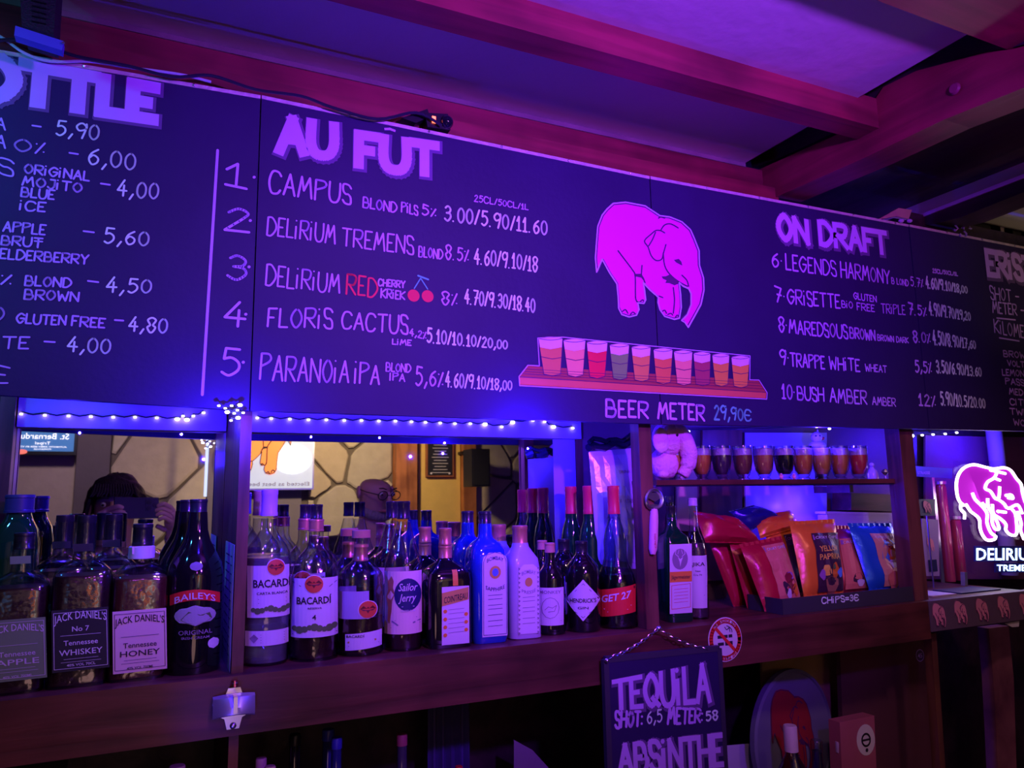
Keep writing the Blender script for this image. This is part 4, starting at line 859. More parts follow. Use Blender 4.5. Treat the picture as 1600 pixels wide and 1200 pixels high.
string('bunched bright lights hanging in front of the left divider', [(342, 634), (352, 638), (362, 634), (375, 633), (371, 641), (355, 644), (366, 646), (380, 645), (372, 653), (361, 657)], 1.165, (3, 5, 8))
string('few tiny lights above the beer glasses', [(1076, 674), (1276, 667), (1288, 666), (1296, 670)], YL-.02, ())
string('short row of lights above the neon elephant', [(1425, 681), (1441, 680), (1458, 679), (1477, 678), (1495, 676)], YL, (0,))
def cable(pts, Y, r, m, label, name='cable'):
    P = [at(x, y, Y) for x, y in pts]; P = [Vector(p) for p in smooth_pts([tuple(p) for p in P], 5)]
    o = MB().tube(P, r, 7).build(name, m, None, True); tag(o, label, 'cable'); return o
cable([(-40, 45), (0, 57), (40, 84), (80, 96), (140, 96), (200, 105), (280, 116), (330, 128)], YBD-.008, .0022, WIREW, 'pale cable along the top of the leftmost chalkboard')
cable([(-40, 66), (30, 62), (75, 72), (120, 88), (200, 103), (270, 120), (330, 118), (400, 140), (470, 150), (520, 168), (590, 186), (650, 176), (690, 196)], YBD-.014, .0026, WIRE, 'dark cable sagging over the tops of the chalkboards', 'cable')
# sensor with a red light
e = empty('sensor_box', at(668, 186, 1.19), 'small black sensor box with a red light above AU FÛT', 'sensor')
a_ = at(630, 182, 1.19)
MB().prism([at(628, 184, 1.175), at(668, 170, 1.175), at(672, 182, 1.175), at(650, 192, 1.175)], (0, .02, 0)).build('black_flap', BLACK, e)
MB().prism([at(664, 176, 1.172), at(700, 178, 1.172), at(704, 203, 1.172), at(668, 198, 1.172)], (0, .022, 0)).build('box_body', BLACK, e)
MB().ball(at(698, 191, 1.172), .012, 8).build('black_dome', mat('black_gloss', (.01, .01, .02), .1, coat=1), e, True)
MB().box(at(675, 192, 1.171), at(681, 182, 1.169)).build('red_light', mat('red_light', (1, .2, .1), .3, em=(1, .12, .06), es=4), e)
e = empty('ceiling_speaker', at(58, 20, 1.10), 'black speaker mounted at the ceiling in the top left corner', 'speaker')
MB().prism([at(28, -70, 1.10), at(92, -70, 1.10), at(84, 54, 1.10), at(34, 40, 1.10)], (0, .06, 0)).build('speaker_body', mat('black_mesh', (.02, .02, .03), .6, bump=.8, bscale=300), e)
for k in range(5): MB().box(at(50, 2+k*8, 1.099), at(72, 4+k*8, 1.097)).build('grille_bar', BLACK, e)
MB().prism([at(50, -70, 1.11), at(80, -70, 1.11), at(80, -130, 1.11), at(50, -130, 1.11)], (0, .03, 0)).build('bracket', BLACK, e)
e = empty('blue_label_block', at(60, 58, 1.09), 'bright blue oblong block below the speaker at top left', 'block')
MB().prism([at(24, 40, 1.09), at(99, 64, 1.09), at(97, 79, 1.09), at(22, 55, 1.09)], (0, .016, 0)).build('block_body', mat('blue_plastic', (.12, .14, .8), .4), e)
MB().box(at(97, 66, 1.088), at(101, 68, 1.086)).build('block_pin', CHROME, e)
# clutter on the right top edge
e = empty('folded_paper', at(1405, 340, 1.19), 'crumpled brown paper on the board top by the purple-lit beam edge', 'paper')
MB().prism([at(1372, 343, 1.185), at(1404, 325, 1.185), at(1425, 328, 1.185), at(1420, 342, 1.185), at(1400, 338, 1.185)], (0, .01, 0)).build('sheet', mat('brown_paper', (.5, .28, .25), .8, bump=.8), e)
for px in (1408, 1421): MB().ball(at(px, 345, 1.17), .006, 5, (1.3, 1, .8)).build('clip', mat('lilac_plastic', (.6, .35, .8), .3), e, True)
e = empty('plastic_clamp', at(1500, 368, 1.175), 'translucent crumpled plastic clamp on the top right board edge', 'clamp')
mb = MB(); rr = random.Random(3)
for k in range(6):
    c = at(1492+k*4.5, 362+rr.uniform(-6, 8), 1.17); mb.tube([c+Vector((rr.uniform(-.01, .01), 0, rr.uniform(-.012, .012))), c, c+Vector((rr.uniform(-.012, .012), .004, rr.uniform(-.012, .012)))], .0028, 5)
mb.build('clamp_body', mat('clamp_plastic', (.5, .42, .62), .2, trans=.3), e, True)
for i, (x0, y0, x1, y1, m, lb_, sh) in enumerate(((1520, 347, 1545, 363, BLACK, 'leftmost black box on the ledge over the right board', 1), (1549, 353, 1564, 366, WHITE, 'small pale box between two black ones on the ledge', 1), (1570, 350, 1591, 368, BLACK, 'middle black box on the ledge over the right board', 1), (1597, 358, 1625, 374, BLACK, 'black box cut by the right edge on the ledge', 1))):
    e = empty('ledge_box', at((x0+x1)/2, y1, 1.25), lb_, 'box')
    MB().box(at(x0, y1, 1.25), at(x1, y0, 1.28)).build('box_body', m, e); MB().box(at(x0+2, y0, 1.252), at(x1-2, y0-1.5, 1.278)).build('lid', m, e)
o = MB().box(at(1425, 370, 1.21), Vector((2.4, 1.30, at(1520, 364, 1.25).z-.001))).build('trim_11', WOODK); struct(o)
# ------------------------------------------------------------------ beer shelf with glasses
zg = at(1200, 749, 1.225).z
e = empty('glass_shelf', at(1200, 755, 1.225), 'narrow wooden shelf carrying the row of beer glasses', 'shelf')
xa, xb = at(1026, 755, 1.225).x, at(1400, 752, 1.225).x
MB().box((xa, 1.225, zg-.010), (xb, 1.34, zg)).build('plank', WOODD, e)
MB().box((xa, 1.228, zg-.0135), (xb+.015, 1.34, zg-.0105)).build('glass_underlay', mat('dark_glass_sheet', (.02, .02, .05), .1, coat=1), e)
for x in (xa+.01, xb-.02): MB().box((x, 1.34, zg-.03), (x+.012, YM-.002, zg-.0135)).build('bracket', WOODD, e)
BEERS = [(1054, 'orange', 'beer glass with orange beer behind the plush trunk', (.9, .30, .05)), (1096, 'orange', 'beer glass with orange beer, first right of the plush elephant', (.9, .28, .06)), (1127, '', 'beer glass of dark violet beer, third from left', (.10, .03, .10)), (1160, '', 'beer glass of brown beer left of the amber one', (.30, .10, .06)),
 (1193, '', 'beer glass of amber beer left of the black beer', (.70, .26, .09)), (1225, '', 'beer glass of black beer above the two pink trinkets', (.01, .008, .015)), (1254, '', 'beer glass of orange beer just left of the duck', (.92, .30, .06)), (1283, '', 'beer glass of golden orange beer under the duck', (.95, .40, .06)),
 (1311, '', 'beer glass of plum coloured beer right of the duck', (.14, .04, .10)), (1340, '', 'beer glass of red beer at the right end', (.90, .06, .07))]
FOAM3 = mat('beer_foam', (.80, .62, .85), .9, bump=.6, bscale=200)
for px, _, lb_, col in BEERS:
    Y = 1.272; b = at(px, 720, Y); k = mpp(px, 720, Y); e = empty('beer_glass', (b.x, Y, zg), lb_, 'glass', 'beer glasses on the narrow shelf')
    h = at(px, 697, Y).z-zg; r = 15.6*k
    M_ = Matrix.Translation((b.x, Y, zg))
    MB().lathe([(r*.60, 0), (r*.62, .003), (r*.45, .006), (r*.58, .009), (r*.84, h*.30), (r*.97, h*.55), (r, h*.8), (r*.97, h), (r*.95, h), (r*.975, h*.8), (r*.945, h*.55), (r*.80, h*.30), (r*.5, .012)], 24).build('glass_bowl', GLASS, e, True, M_)
    MB().lathe([(r*.5, .0125), (r*.79, h*.30), (r*.935, h*.55), (r*.955, h*.72)], 22).build('beer', mat('beer_%s' % lb_[-12:], col, .15, coat=.6), e, True, M_)
    MB().lathe([(r*.955, h*.722), (r*.955, h*.90), (r*.8, h*.93)], 22).build('foam', FOAM3, e, True, M_)
# duck
Y = 1.325; zd = at(1278, 697, 1.272).z
e = empty('rubber_duck', (at(1278, 697, Y).x, Y, zd-.012), 'small white duck figure peering over the beer glasses', 'duck')
k = mpp(1278, 690, Y); DW = mat('duck_white', (.85, .82, .86), .4)
MB().ball(at(1277, 697, Y), 13*k, 9, (1.1, .9, .62)).ball(at(1276, 683, Y), 8.5*k, 9).add([], []).build('duck_body', DW, e, True)
MB().lathe([(2.2*k, 0), (.6*k, 7*k)], 8, c=tuple(at(1278, 678, Y))).build('tuft', DW, e, True)
MB().ball(at(1284, 685, Y-.006), 4*k, 7, (1.2, 1, .7)).build('beak', CAPR, e, True)
for x in (1275, 1281): MB().ball(at(x, 681, Y-8*k), 1.3*k, 5).build('eye', BLACK, e)
zst = zd-.012
MB().lathe([(7*k, zg-(zst+.012)+.0), (5*k, -.004)], 10, c=tuple(at(1277, 700, Y).xy)+(zst+.012,)).build('pedestal', BLACK, e)
for px, lb_ in ((1221, 'left of two tiny pink trinkets in front of the black beer'), (1241, 'right of two tiny pink trinkets in front of the glasses')):
    p = at(px, 748, 1.243); e = empty('pink_trinket', (p.x, 1.243, zg), lb_, 'trinket'); PT = mat('pink_plastic', (.95, .30, .45), .35)
    MB().ball((p.x, 1.243, zg+.0045), .0045, 6, (1, .8, 1)).build('trinket_body', PT, e, True); MB().ball((p.x, 1.243, zg+.0105), .003, 5).build('trinket_head', PT, e, True); MB().ball((p.x-.004, 1.243, zg+.0075), .0018, 4).ball((p.x+.004, 1.243, zg+.0075), .0018, 4).build('trinket_arms', PT, e, True)
p = at(1364, 748, 1.25); e = empty('glass_figure', (p.x, 1.25, zg), 'small lilac bottle figure near the right end of the glass shelf', 'figure'); LV = mat('lilac_glass', (.62, .42, .85), .2, trans=.3)
MB().lathe([(.012, 0), (.0125, .012), (.010, .020), (.005, .025), (.0045, .028)], 16, c=(p.x, 1.25, zg)).build('figure_body', LV, e, True); MB().ball((p.x, 1.25, zg+.033), .0058, 7).build('figure_head', LV, e, True)
p = at(1384, 748, 1.25); e = empty('crystal_charm', (p.x, 1.25, zg), 'tiny sparkling crystal charm at the right end of the glass shelf', 'charm'); 
MB().lathe([(.006, 0), (.002, .003), (.002, .008), (.0015, .009)], 8, c=(p.x, 1.25, zg)).build('foot', CHROME, e); MB().lathe([(.001, 0), (.009, .008), (.006, .014), (.001, .016)], 6, c=(p.x, 1.25, zg+.008)).build('crystal', CHROME, e); MB().tube([(p.x+.006, 1.25, zg+.016), (p.x+.014, 1.25, zg+.013)], .0012, 5).build('pin', CHROME, e)
# plush elephant
Y = 1.262; e = empty('plush_elephant', (at(1040, 740, Y).x, Y, zg), 'fluffy pink plush elephant with hanging trunk left of the beer glasses', 'plush toy')
PL = mat('pink_plush', (.95, .42, .68), .95, bump=1.0, bscale=140, var=.15); k = mpp(1050, 700, Y)
def pb(x, y, r, sc=(1, 1, 1), dy=0): return (tuple(at(x, y, Y+dy)), r*k, 10, sc)
mb = MB(); mb.ball(*pb(1044, 685, 27, (1, .8, 1.05)))
body = MB().ball(*pb(1038, 724, 25, (1, .8, 1.0), .012)); body.build('plush_body', PL, e, True)
tr = [tuple(at(*q_, Y-dy)) for q_, dy in (((1052, 672), .006), ((1064, 680), .016), ((1073, 697), .022), ((1077, 715), .022), ((1073, 731), .018), ((1066, 743), .014))]
mb.tube(smooth_pts(tr, 4), [x*k for x in [15]*4+[14]*4+[13.5]*4+[12]*4+[9.5]*4+[8]], 12)
mb.build('plush_head', PL, e, True)
MB().ball(*pb(1033, 688, 15, (1, .3, 1.3), -.022)).build('ear', mat('plush_ear', (.98, .5, .75), .95, bump=.8, bscale=140), e, True)
MB().ball(*pb(1057, 662, 7.5, (1.2, 1, .8), -.004)).build('pompom', mat('white_fluff', (.9, .8, .95), .95, bump=1), e, True)
for x, dy in ((1036, -.02), (1046, .01)): MB().ball(*pb(x, 741, 8.5, (1.1, 1, .75), dy)).build('foot', PL, e, True)
MB().ball(*pb(1058, 680, 2.2, (1, 1, 1), -.028)).build('eye', BLACK, e)
# ------------------------------------------------------------------ behind the crisps
YW = YM-.012
def spanel(name, C4, Y, th, m):
    return struct(MB().prism([at(*c_, Y) for c_ in C4], (0, th, 0)).build(name, m))
def panel(name, label, cat, C4, Y, th, m, part='sheet'):
    P = [at(*c_, Y) for c_ in C4]; e = empty(name, (P[2]+P[3])/2, label, cat)
    MB().prism(P, (0, th, 0)).build(part, m, e); return e
spanel('trim_21', ((1164, 676), (1292, 676), (1292, 900), (1166, 905)), YW, .006, mat('pale_gloss', (.60, .50, .85), .35))
spanel('trim_22', ((1098, 672), (1160, 672), (1160, 905), (1096, 908)), YW-.003, .008, WOODV)
spanel('trim_23', ((1058, 700), (1090, 700), (1090, 830), (1058, 830)), YW, .006, mat('beige_panel', (.85, .62, .28), .6))
e = panel('carton', 'pale blue-violet carton standing behind the blue crisp bag', 'box', ((1292, 801), (1418, 804), (1426, 912), (1300, 918)), 1.40, .03, mat('pale_carton', (.66, .55, .92), .55), 'carton_body')
MB().prism([at(1290, 799, 1.398), at(1422, 802, 1.398), at(1422, 806, 1.398), at(1290, 803, 1.398)], (0, .034, 0)).build('carton_lid', mat('pale_carton', (.66, .55, .92), .55), e)
fl = Flat(); v, f, w_ = ftext('GRAVITY'); A_ = at(1388, 815, 1.398)
fl.add([(A_.x+b2*.012, A_.z-a_*.07) for a_, b2 in v], f); v, f, w_ = ftext('8'); fl.add([(A_.x-.055+a_*.01, A_.z-.012+b2*.014) for a_, b2 in v], f); fl.emit('lettering', lambda u, v_: (u, 1.3985-.001, v_), GREYI, e)
def sticker(px, py, r, Y, body, label, ring=True):
    p = at(px, py, Y); k = mpp(px, py, Y); e = empty('number_sticker', p, label, 'sticker')
    fl = Flat().disc((p.x, p.z), r*k, 20); fl.emit('sticker_disc', lambda u, v: (u, Y, v), mat('sticker_dark', (.10, .05, .14), .5), e)
    fl = Flat().line([(p.x+r*k*.92*math.cos(i*.3), p.z+r*k*.92*math.sin(i*.3)) for i in range(22)], 1.1*k); ft(fl, body, p.x, p.z-3.5*k, 10*k, 7*k); fl.emit('lettering', lambda u, v: (u, Y-.0008, v), CHL, e)
panel('small_shelf_rail', 'short dark ledge under the number forty-one sticker', 'ledge', ((1330, 770), (1424, 774), (1424, 800), (1330, 797)), 1.395, .06, WOODD, 'ledge_board')
sticker(1408, 787, 9.5, 1.3945, '41', 'round number forty-one sticker above the blue crisp bag')
# ------------------------------------------------------------------ bar rail fittings
def chrome_opener():
    Y = YF-.0185; c = at(365, 1097, Y); k = mpp(365, 1097, Y); e = empty('wall_bottle_opener', c, 'chrome wall-mounted bottle opener glowing blue on the shelf rail', 'bottle opener')
    def q_(x, y): return (c.x+(x-365)*k, c.z-(y-1097)*k)
    pts = [(356, 1075), (374, 1075), (378, 1086), (396, 1088), (396, 1098), (390, 1114), (378, 1120), (374, 1136), (356, 1136), (352, 1120), (340, 1114), (334, 1098), (335, 1088), (352, 1086)]
    MB().prism([(q_(*p)[0], Y, q_(*p)[1]) for p in pts], (0, -.003, 0)).build('back_plate', CHROME, e)
    v = []; n = 14
    for i in range(n+1):
        t = -1+2*i/n; x = 365+t*31
        for j, (dy, out) in enumerate(((-12, .004), (-9, .016), (4, .026), (14, .026), (16, .022))):
            v.append((c.x+(x-365)*k, Y-out*(1-.55*t*t), c.z-(dy+6*t*t*(1 if j > 1 else .4)-2)*k))
    MB().add(v, [(i*5+j, i*5+j+1, i*5+j+6, i*5+j+5) for i in range(n) for j in range(4)]).build('cap_hood', mat('polished_chrome', (.85, .85, .92), .42, .85), e, True)
    MB().box((c.x-3*k, Y-.0285, c.z-10*k), (c.x+3*k, Y-.004, c.z+14*k)).build('centre_rib', CHROME, e)
    for y in (1069, 1131): MB().ball((c.x, Y-.004, q_(0, y)[1]), .0045, 7, (1, .6, 1)).build('screw', CHROME, e, True)
    MB().lathe([(.006, 0), (.004, .008)], 10, c=(c.x, Y-.002, q_(0, 1073)[1])).build('neck', mat('copper', (.8, .3, .15), .3, 1), e, True)
chrome_opener()
def hang_opener():
    Y = YF-.006; k = mpp(1022, 820, Y); e = empty('hanging_bottle_opener', at(1022, 768, Y), 'pink-handled bottle opener hanging on the divider', 'bottle opener')
    q_ = lambda x, y: Vector(at(x, y, Y))
    ring = [q_(1022+12*math.sin(t)*(1-.12*math.cos(t)), 780-15*math.cos(t)) for t in [i*.3307 for i in range(19)]]
    MB().tube(ring, .0035, 8, True).build('steel_ring', CHROME, e, True)
    MB().prism([q_(1014, 770), q_(1030, 770), q_(1032, 778), q_(1024, 784), q_(1013, 778)], (0, .002, 0)).build('steel_lip', CHROME, e)
    MB().prism([q_(1018, 788), q_(1028, 788), q_(1028, 800), q_(1018, 800)], (0, .003, 0)).build('steel_tang', CHROME, e)
    P = [q_(1022.5, 795), q_(1022, 800), q_(1021.5, 815), q_(1021, 840), q_(1020, 858), q_(1020, 866)]
    o = MB().tube(P, [.0055, .0075, .0085, .0085, .008, .005], 12).build('handle', mat('pink_handle', (.9, .42, .55), .5), e, True)
    fl = Flat(); v, f, w_ = ftext('CRUSH'); c0 = q_(1017, 856); fl.add([(c0.x+(.004-b2*.004)+.002, c0.z+a_*.026) for a_, b2 in v], f); fl.emit('lettering', lambda u, v_: (u, Y-.0092, v_), CAPR, o)
hang_opener()
# no smoking sticker
Y = YF-.0195; c = at(1133, 999, Y); k = mpp(1133, 999, Y); rk = 33.5*k
e = empty('no_smoking_sticker', c, 'round red and white no smoking no vaping sticker on the shelf rail', 'sticker')
O = lambda off: (lambda u, v: (c.x+u*rk, Y-off, c.z+v*rk))
Flat().disc((0, 0), 1, 40).emit('sticker_disc', O(.0002), WHITE, e)
fl = Flat().line([(.84*math.cos(i*.1571), .84*math.sin(i*.1571)) for i in range(41)], .22); fl.line([(-.52, .52), (.52, -.52)], .15, True); fl.emit('red_ring', O(.0010), REDP, e)
fl = Flat(); fl.rect((-.45, .06), (.15, .2)); fl.rect((.2, .06), (.42, .2)); fl.rect((-.45, -.26), (-.1, -.12)); fl.rect((-.02, -.28), (.42, -.1)); fl.line(smooth_pts([(.0, .55), (.12, .42), (.25, .5), (.3, .32)], 4), .04); fl.line(smooth_pts([(.12, .6), (.25, .55), (.4, .42), (.42, .3)], 4), .04); fl.emit('cigarette_print', O(.0006), INK, e)
fl = Flat()
for body_, r0, sgn in (('NO SMOKING', .78, 1), ('NO VAPING', .92, -1)):
    n = len(body_)
    for i, ch in enumerate(body_):
        if ch == ' ': continue
        a_ = (i-(n-1)/2)*.175*(1 if sgn > 0 else 1); v, f, w_ = ftext(ch); th = math.pi/2-a_ if sgn > 0 else -math.pi/2+a_
        cx_, cy_ = r0*math.cos(th), r0*math.sin(th); ca, sa = math.cos(th-math.pi/2*sgn), math.sin(th-math.pi/2*sgn)
        fl.add([(cx_+ca*(p-.5)*.11-sa*q2*.13, cy_+sa*(p-.5)*.11+ca*q2*.13) for p, q2 in v], f)
fl.emit('lettering', O(.0016), WHITE, e)
# ------------------------------------------------------------------ hanging spirits board
Y = 1.165
e = empty('spirits_board', at(1028, 985, Y), 'small black board on a chain listing tequila and absinthe', 'hanging board')
C4 = [at(947, 1031, Y), at(1124, 1013, Y), at(1141, 1330, Y), at(957, 1330, Y)]
MB().prism(C4, (0, .012, 0)).build('board_panel', BOARD, e)
fr = mat('board_frame', (.05, .04, .07), .5)
for a_, b2 in ((0, 1), (1, 2), (3, 0)): MB().tube([C4[a_]+Vector((0, .004, 0)), C4[b2]+Vector((0, .004, 0))], .007, 4).build('frame_bar', fr, e)
hk = at(1029, 982, Y+.002)
MB().ball(hk, .005, 7).build('hook', CHROME, e, True)
def chain(p0, p1, n, parent, sag=.006):
    for i in range(n):
        t = (i+.5)/n; q2 = p0.lerp(p1, t)-Vector((0, 0, sag*math.sin(math.pi*t))); d = (p1-p0).normalized(); up = Vector((0, -1, 0)) if i % 2 else d.cross(Vector((0, -1, 0)))
        L2 = (p1-p0).length/n*.72
        MB().tube([q2+d*L2*math.cos(a_)+up*.0028*math.sin(a_) for a_ in [j*math.pi/4 for j in range(8)]], .0008, 5, True).build('chain_link', CHROME, parent, True)
chain(hk, at(952, 1028, Y), 14, e); chain(hk, at(1105, 1014, Y), 12, e)
MB().ball(at(948, 1032, Y-.004), .004, 6).build('screw', CHROME, e)
title(e, 'TEQUiLA', (960, 1107), (1108, 1094), 42, 56, 6.5, Y=Y)
btext(e, 'SHOT:', (961, 1137), (1004, 1134), 25, 22, CHT, 3.6, .1, Y=Y); btext(e, '6,5', (1011, 1130), (1034, 1128), 19, 19, CHW, 2, 0, Y=Y); btext(e, 'METER:', (1043, 1131), (1098, 1128), 26, 20, CHT, 3.4, .12, Y=Y); btext(e, '58', (1103, 1126), (1121, 1124), 14, 14, CHW, 2.4, 0, Y=Y)
title(e, 'ABSiNTHE', (968, 1207), (1128, 1194), 42, 46, 6.5, Y=Y)
# ------------------------------------------------------------------ right part: fascia, neon
YR = YF-.018
e = empty('elephant_fascia', at(1520, 955, YR), 'dark fascia board with a row of pink elephant stickers below the neon', 'fascia')
MB().box((XE+.001, YR, at(1600, 968, YR).z), (2.6, YF, ZS+.001)).build('fascia_board', mat('fascia_grey', (.16, .10, .16), .55, bump=.3), e)
SK = mat('sticker_pink', (.95, .32, .45), .6)
zf0, zf1 = ZS-.004, at(1600, 968, YR).z+.004
for i, px in enumerate((1466, 1500, 1534, 1568, 1602)):
    x0 = at(px, 950, YR).x; k = (zf1-zf0)/1010; wx = .043
    t = empty('elephant_sticker', (x0, YR, (zf0+zf1)/2), ['leftmost pink elephant sticker on the dark fascia', 'second pink elephant sticker on the fascia from the left', 'middle pink elephant sticker on the fascia', 'fourth pink elephant sticker on the fascia from the left', 'pink elephant sticker cut by the right edge'][i], 'sticker', 'elephant stickers on the fascia')
    elephant(t, (lambda x0: lambda u, v, off: (x0+(u-600)/900*wx*1.05, YR-.0003-off, zf0+(v-95)*k))(x0), 26, body=SK, name='elephant_print')
# neon sign
YN = 1.325; nq = lambda x, y, Y=YN: at(1480+x/5.458, 700+y/5.458, Y)
e = empty('neon_sign', Vector((nq(450, 1000).x, YN, ZS)), 'glowing white neon elephant sign filled magenta with blue-white lettering', 'neon sign')
NEON = mat('neon_tube', (1, .9, 1), .3, em=(1, .72, 1), es=5); MAG = mat('magenta_panel', (.12, .01, .14), 1, spec=0, em=(.42, .010, .52), es=.95)
outer = [(145, 490), (108, 460), (85, 400), (78, 300), (100, 220), (150, 165), (230, 142), (330, 165), (400, 178), (480, 168), (540, 190), (590, 260), (630, 310), (642, 380), (665, 460), (700, 540), (712, 640), (700, 740)]
NL = [outer, [(120, 470), (115, 520), (148, 560), (145, 605)], [(160, 480), (200, 540), (270, 600), (280, 680), (300, 740), (340, 785), (400, 780), (415, 750)], [(215, 385), (240, 440), (300, 500), (340, 560), (340, 640), (372, 720), (405, 745)],
 [(345, 430), (350, 500), (380, 560), (385, 640), (410, 690), (440, 690), (430, 640), (395, 570)], [(385, 480), (395, 560), (450, 600), (500, 650), (500, 700), (540, 740), (590, 735), (592, 640), (580, 560), (550, 520)],
 [(370, 190), (420, 205), (400, 255), (345, 290), (325, 345), (370, 370), (410, 430), (440, 425), (448, 330)], [(420, 200), (495, 218)], [(400, 255), (450, 275)], [(420, 430), (480, 470), (520, 515), (600, 485), (640, 560)], [(500, 405), (545, 400), (560, 430), (520, 425)], [(430, 540), (500, 548)], [(600, 540), (630, 640), (625, 700), (655, 780)], [(300, 470), (330, 500)]]
for l in NL:
    P = [nq(*p, YN-.004) for p in smooth_pts(l, 4)]; MB().tube(P, .0038, 8).build('neon_tube', NEON, e, True)
fillp = smooth_pts(outer, 3)+[(640, 770), (600, 560), (560, 540), (590, 640), (585, 735), (540, 735), (500, 690), (440, 620), (400, 590), (430, 685), (405, 745), (400, 775), (340, 780), (295, 730), (280, 640), (240, 580)]
MB().prism([nq(*p, YN) for p in fillp], (0, .002, 0)).build('magenta_backing', MAG, e)
MB().prism([nq(*p, YN+.004) for p in ((60, 110), (760, 110), (760, 1080), (60, 1080))], (0, .003, 0)).build('clear_panel', thin_glass('acrylic', (.96, .96, .98), fres=1.15, edge=.9), e)
NB = mat('neon_letter', (.8, .95, 1), .3, em=(.55, .85, 1), es=3.2); NBL = mat('letter_block', (.05, .05, .4), .3)
def neon_text(body_, cx, y, wid, h, m, out=.006):
    v, f, w_ = ftext(body_, 0, .02); fl = Flat(); fl.add([(cx+(p-.5)*wid, y-q2*h) for p, q2 in v], f)
    fl.emit('neon_lettering', lambda u, v_: tuple(nq(u, v_, YN-out)), m, e)
    MB().prism([nq(cx-wid/2-12, y+14, YN-out+.001), nq(cx+wid/2+12, y+14, YN-out+.001), nq(cx+wid/2+12, y-h-14, YN-out+.001), nq(cx-wid/2-12, y-h-14, YN-out+.001)], (0, .004, 0)).build('letter_backing', NBL, e)
neon_text('DELIRIUM', 520, 955, 540, 105, NB); neon_text('TREMENS', 600, 1048, 350, 55, NB)
for x in (150, 700): MB().prism([nq(x, 1060, YN+.001), nq(x+22, 1060, YN+.001), Vector((nq(x+22, 1100).x, YN+.001, ZS+.0004)), Vector((nq(x, 1100).x, YN+.001, ZS+.0004))], (0, .012, 0)).build('stand_foot', CHROME, e)
light('neon_glow', 'AREA', tuple(nq(400, 420, YN-.03)), (1, .75, 1), .45, tuple(nq(300, 1100, YN-.25)), .12)
# things behind the neon
spanel('trim_24', ((1446, 680), (1900, 690), (1900, 905), (1446, 905)), YW+.004, .006, mat('violet_paint', (.22, .07, .16), .6, bump=.3))
p = at(1548, 700, 1.44); o = MB().lathe([(.022, 0), (.022, .5)], 24, c=(p.x, 1.425, ZS+.0005)).build('wall_pipe', mat('pale_pipe', (.55, .50, .45), .5), None, True); tag(o, 'pale grey pipe rising behind the neon elephant', 'pipe')
e = panel('brewery_sign', 'small blue lettered sign behind the neon at the right divider', 'sign', ((1428, 728), (1488, 732), (1488, 748), (1428, 744)), 1.40, .006, mat('blue_sign', (.10, .10, .5), .3), 'sign_board')
fl = Flat(); A_ = at(1432, 741, 1.3985); ft(fl, 'STRASSE', A_.x+.03, A_.z, .05, .008); fl.emit('lettering', lambda u, v: (u, 1.3985, v), CHL, e); MB().box(at(1456, 746, 1.40), Vector((at(1460, 746, 1.40).x, 1.404, ZS+.0005))).build('sign_post', CHROME, e)
e = panel('beer_carton', 'tall printed beer carton left of the neon elephant', 'carton', ((1440, 810), (1466, 812), (1468, 900), (1442, 900)), 1.345, .04, mat('carton_violet', (.45, .30, .65), .5), 'carton_body')
fl = Flat(); c0 = at(1454, 850, 1.3445); k = mpp(1454, 850, 1.3445)
elephant(e, lambda u, v, off: (c0.x+(u-600)/55*k, 1.3447-off, c0.z+(560-v)/45*k), 30, body=SK, name='carton_elephant', lines=False)
fl.rect((c0.x-10*k, c0.z-42*k), (c0.x+10*k, c0.z-24*k)); fl.emit('dark_label', lambda u, v: (u, 1.344, v), NAVY, e)
t = empty('elephant_badge', at(1448, 793, 1.33), 'small pink elephant badge on the edge behind the right divider', 'badge'); k = mpp(1448, 793, 1.33); c1 = at(1449, 792, 1.33)
MB().prism([at(1436, 780, 1.331), at(1461, 780, 1.331), at(1461, 806, 1.331), at(1436, 806, 1.331)], (0, .003, 0)).build('badge_plate', NAVY, t); elephant(t, lambda u, v, off: (c1.x+(u-600)/48*k, 1.3305-off, c1.z+(560-v)/48*k), 30, body=SK, name='badge_elephant')
MB().tube([at(1448, 806, 1.334), Vector((c1.x, 1.334, ZS+.0005))], .002, 6).build('badge_post', CHROME, t)
for i, (px, h) in enumerate(((1484, 96), (1502, 60))):
    pp = at(px, 900, 1.41); t = empty('beer_tube', (pp.x, 1.41, ZS), ['tall red beer tube left behind the neon', 'short beer tube right behind the neon lettering'][i], 'beer tube'); kk = mpp(px, 850, 1.41)
    MB().lathe([(.014, 0), (.014, h*kk*1.5), (.010, h*kk*1.55)], 16, c=(pp.x, 1.41, ZS+.0005)).build('tube_body', mat('red_glass', (.55, .05, .12), .2, coat=1), t, True); MB().lathe([(.0155, 0), (.0155, .008)], 16, c=(pp.x, 1.41, ZS+.001+h*kk*1.55)).build('tube_lid', CHROME, t)
for x0, x1, yy, m, lb_ in ((1452, 1490, 912, LPAP, 'flat pale leaflet on the shelf below the neon'), (1498, 1560, 914, NAVY, 'flat dark blue menu card on the shelf below the neon')):
    A_ = at(x0, yy, 1.23); B_ = at(x1, yy, 1.23); o = MB().box((A_.x, 1.225, ZS+.0004), (B_.x, 1.30, ZS+.003)).build('leaflet', m); tag(o, lb_, 'leaflet')
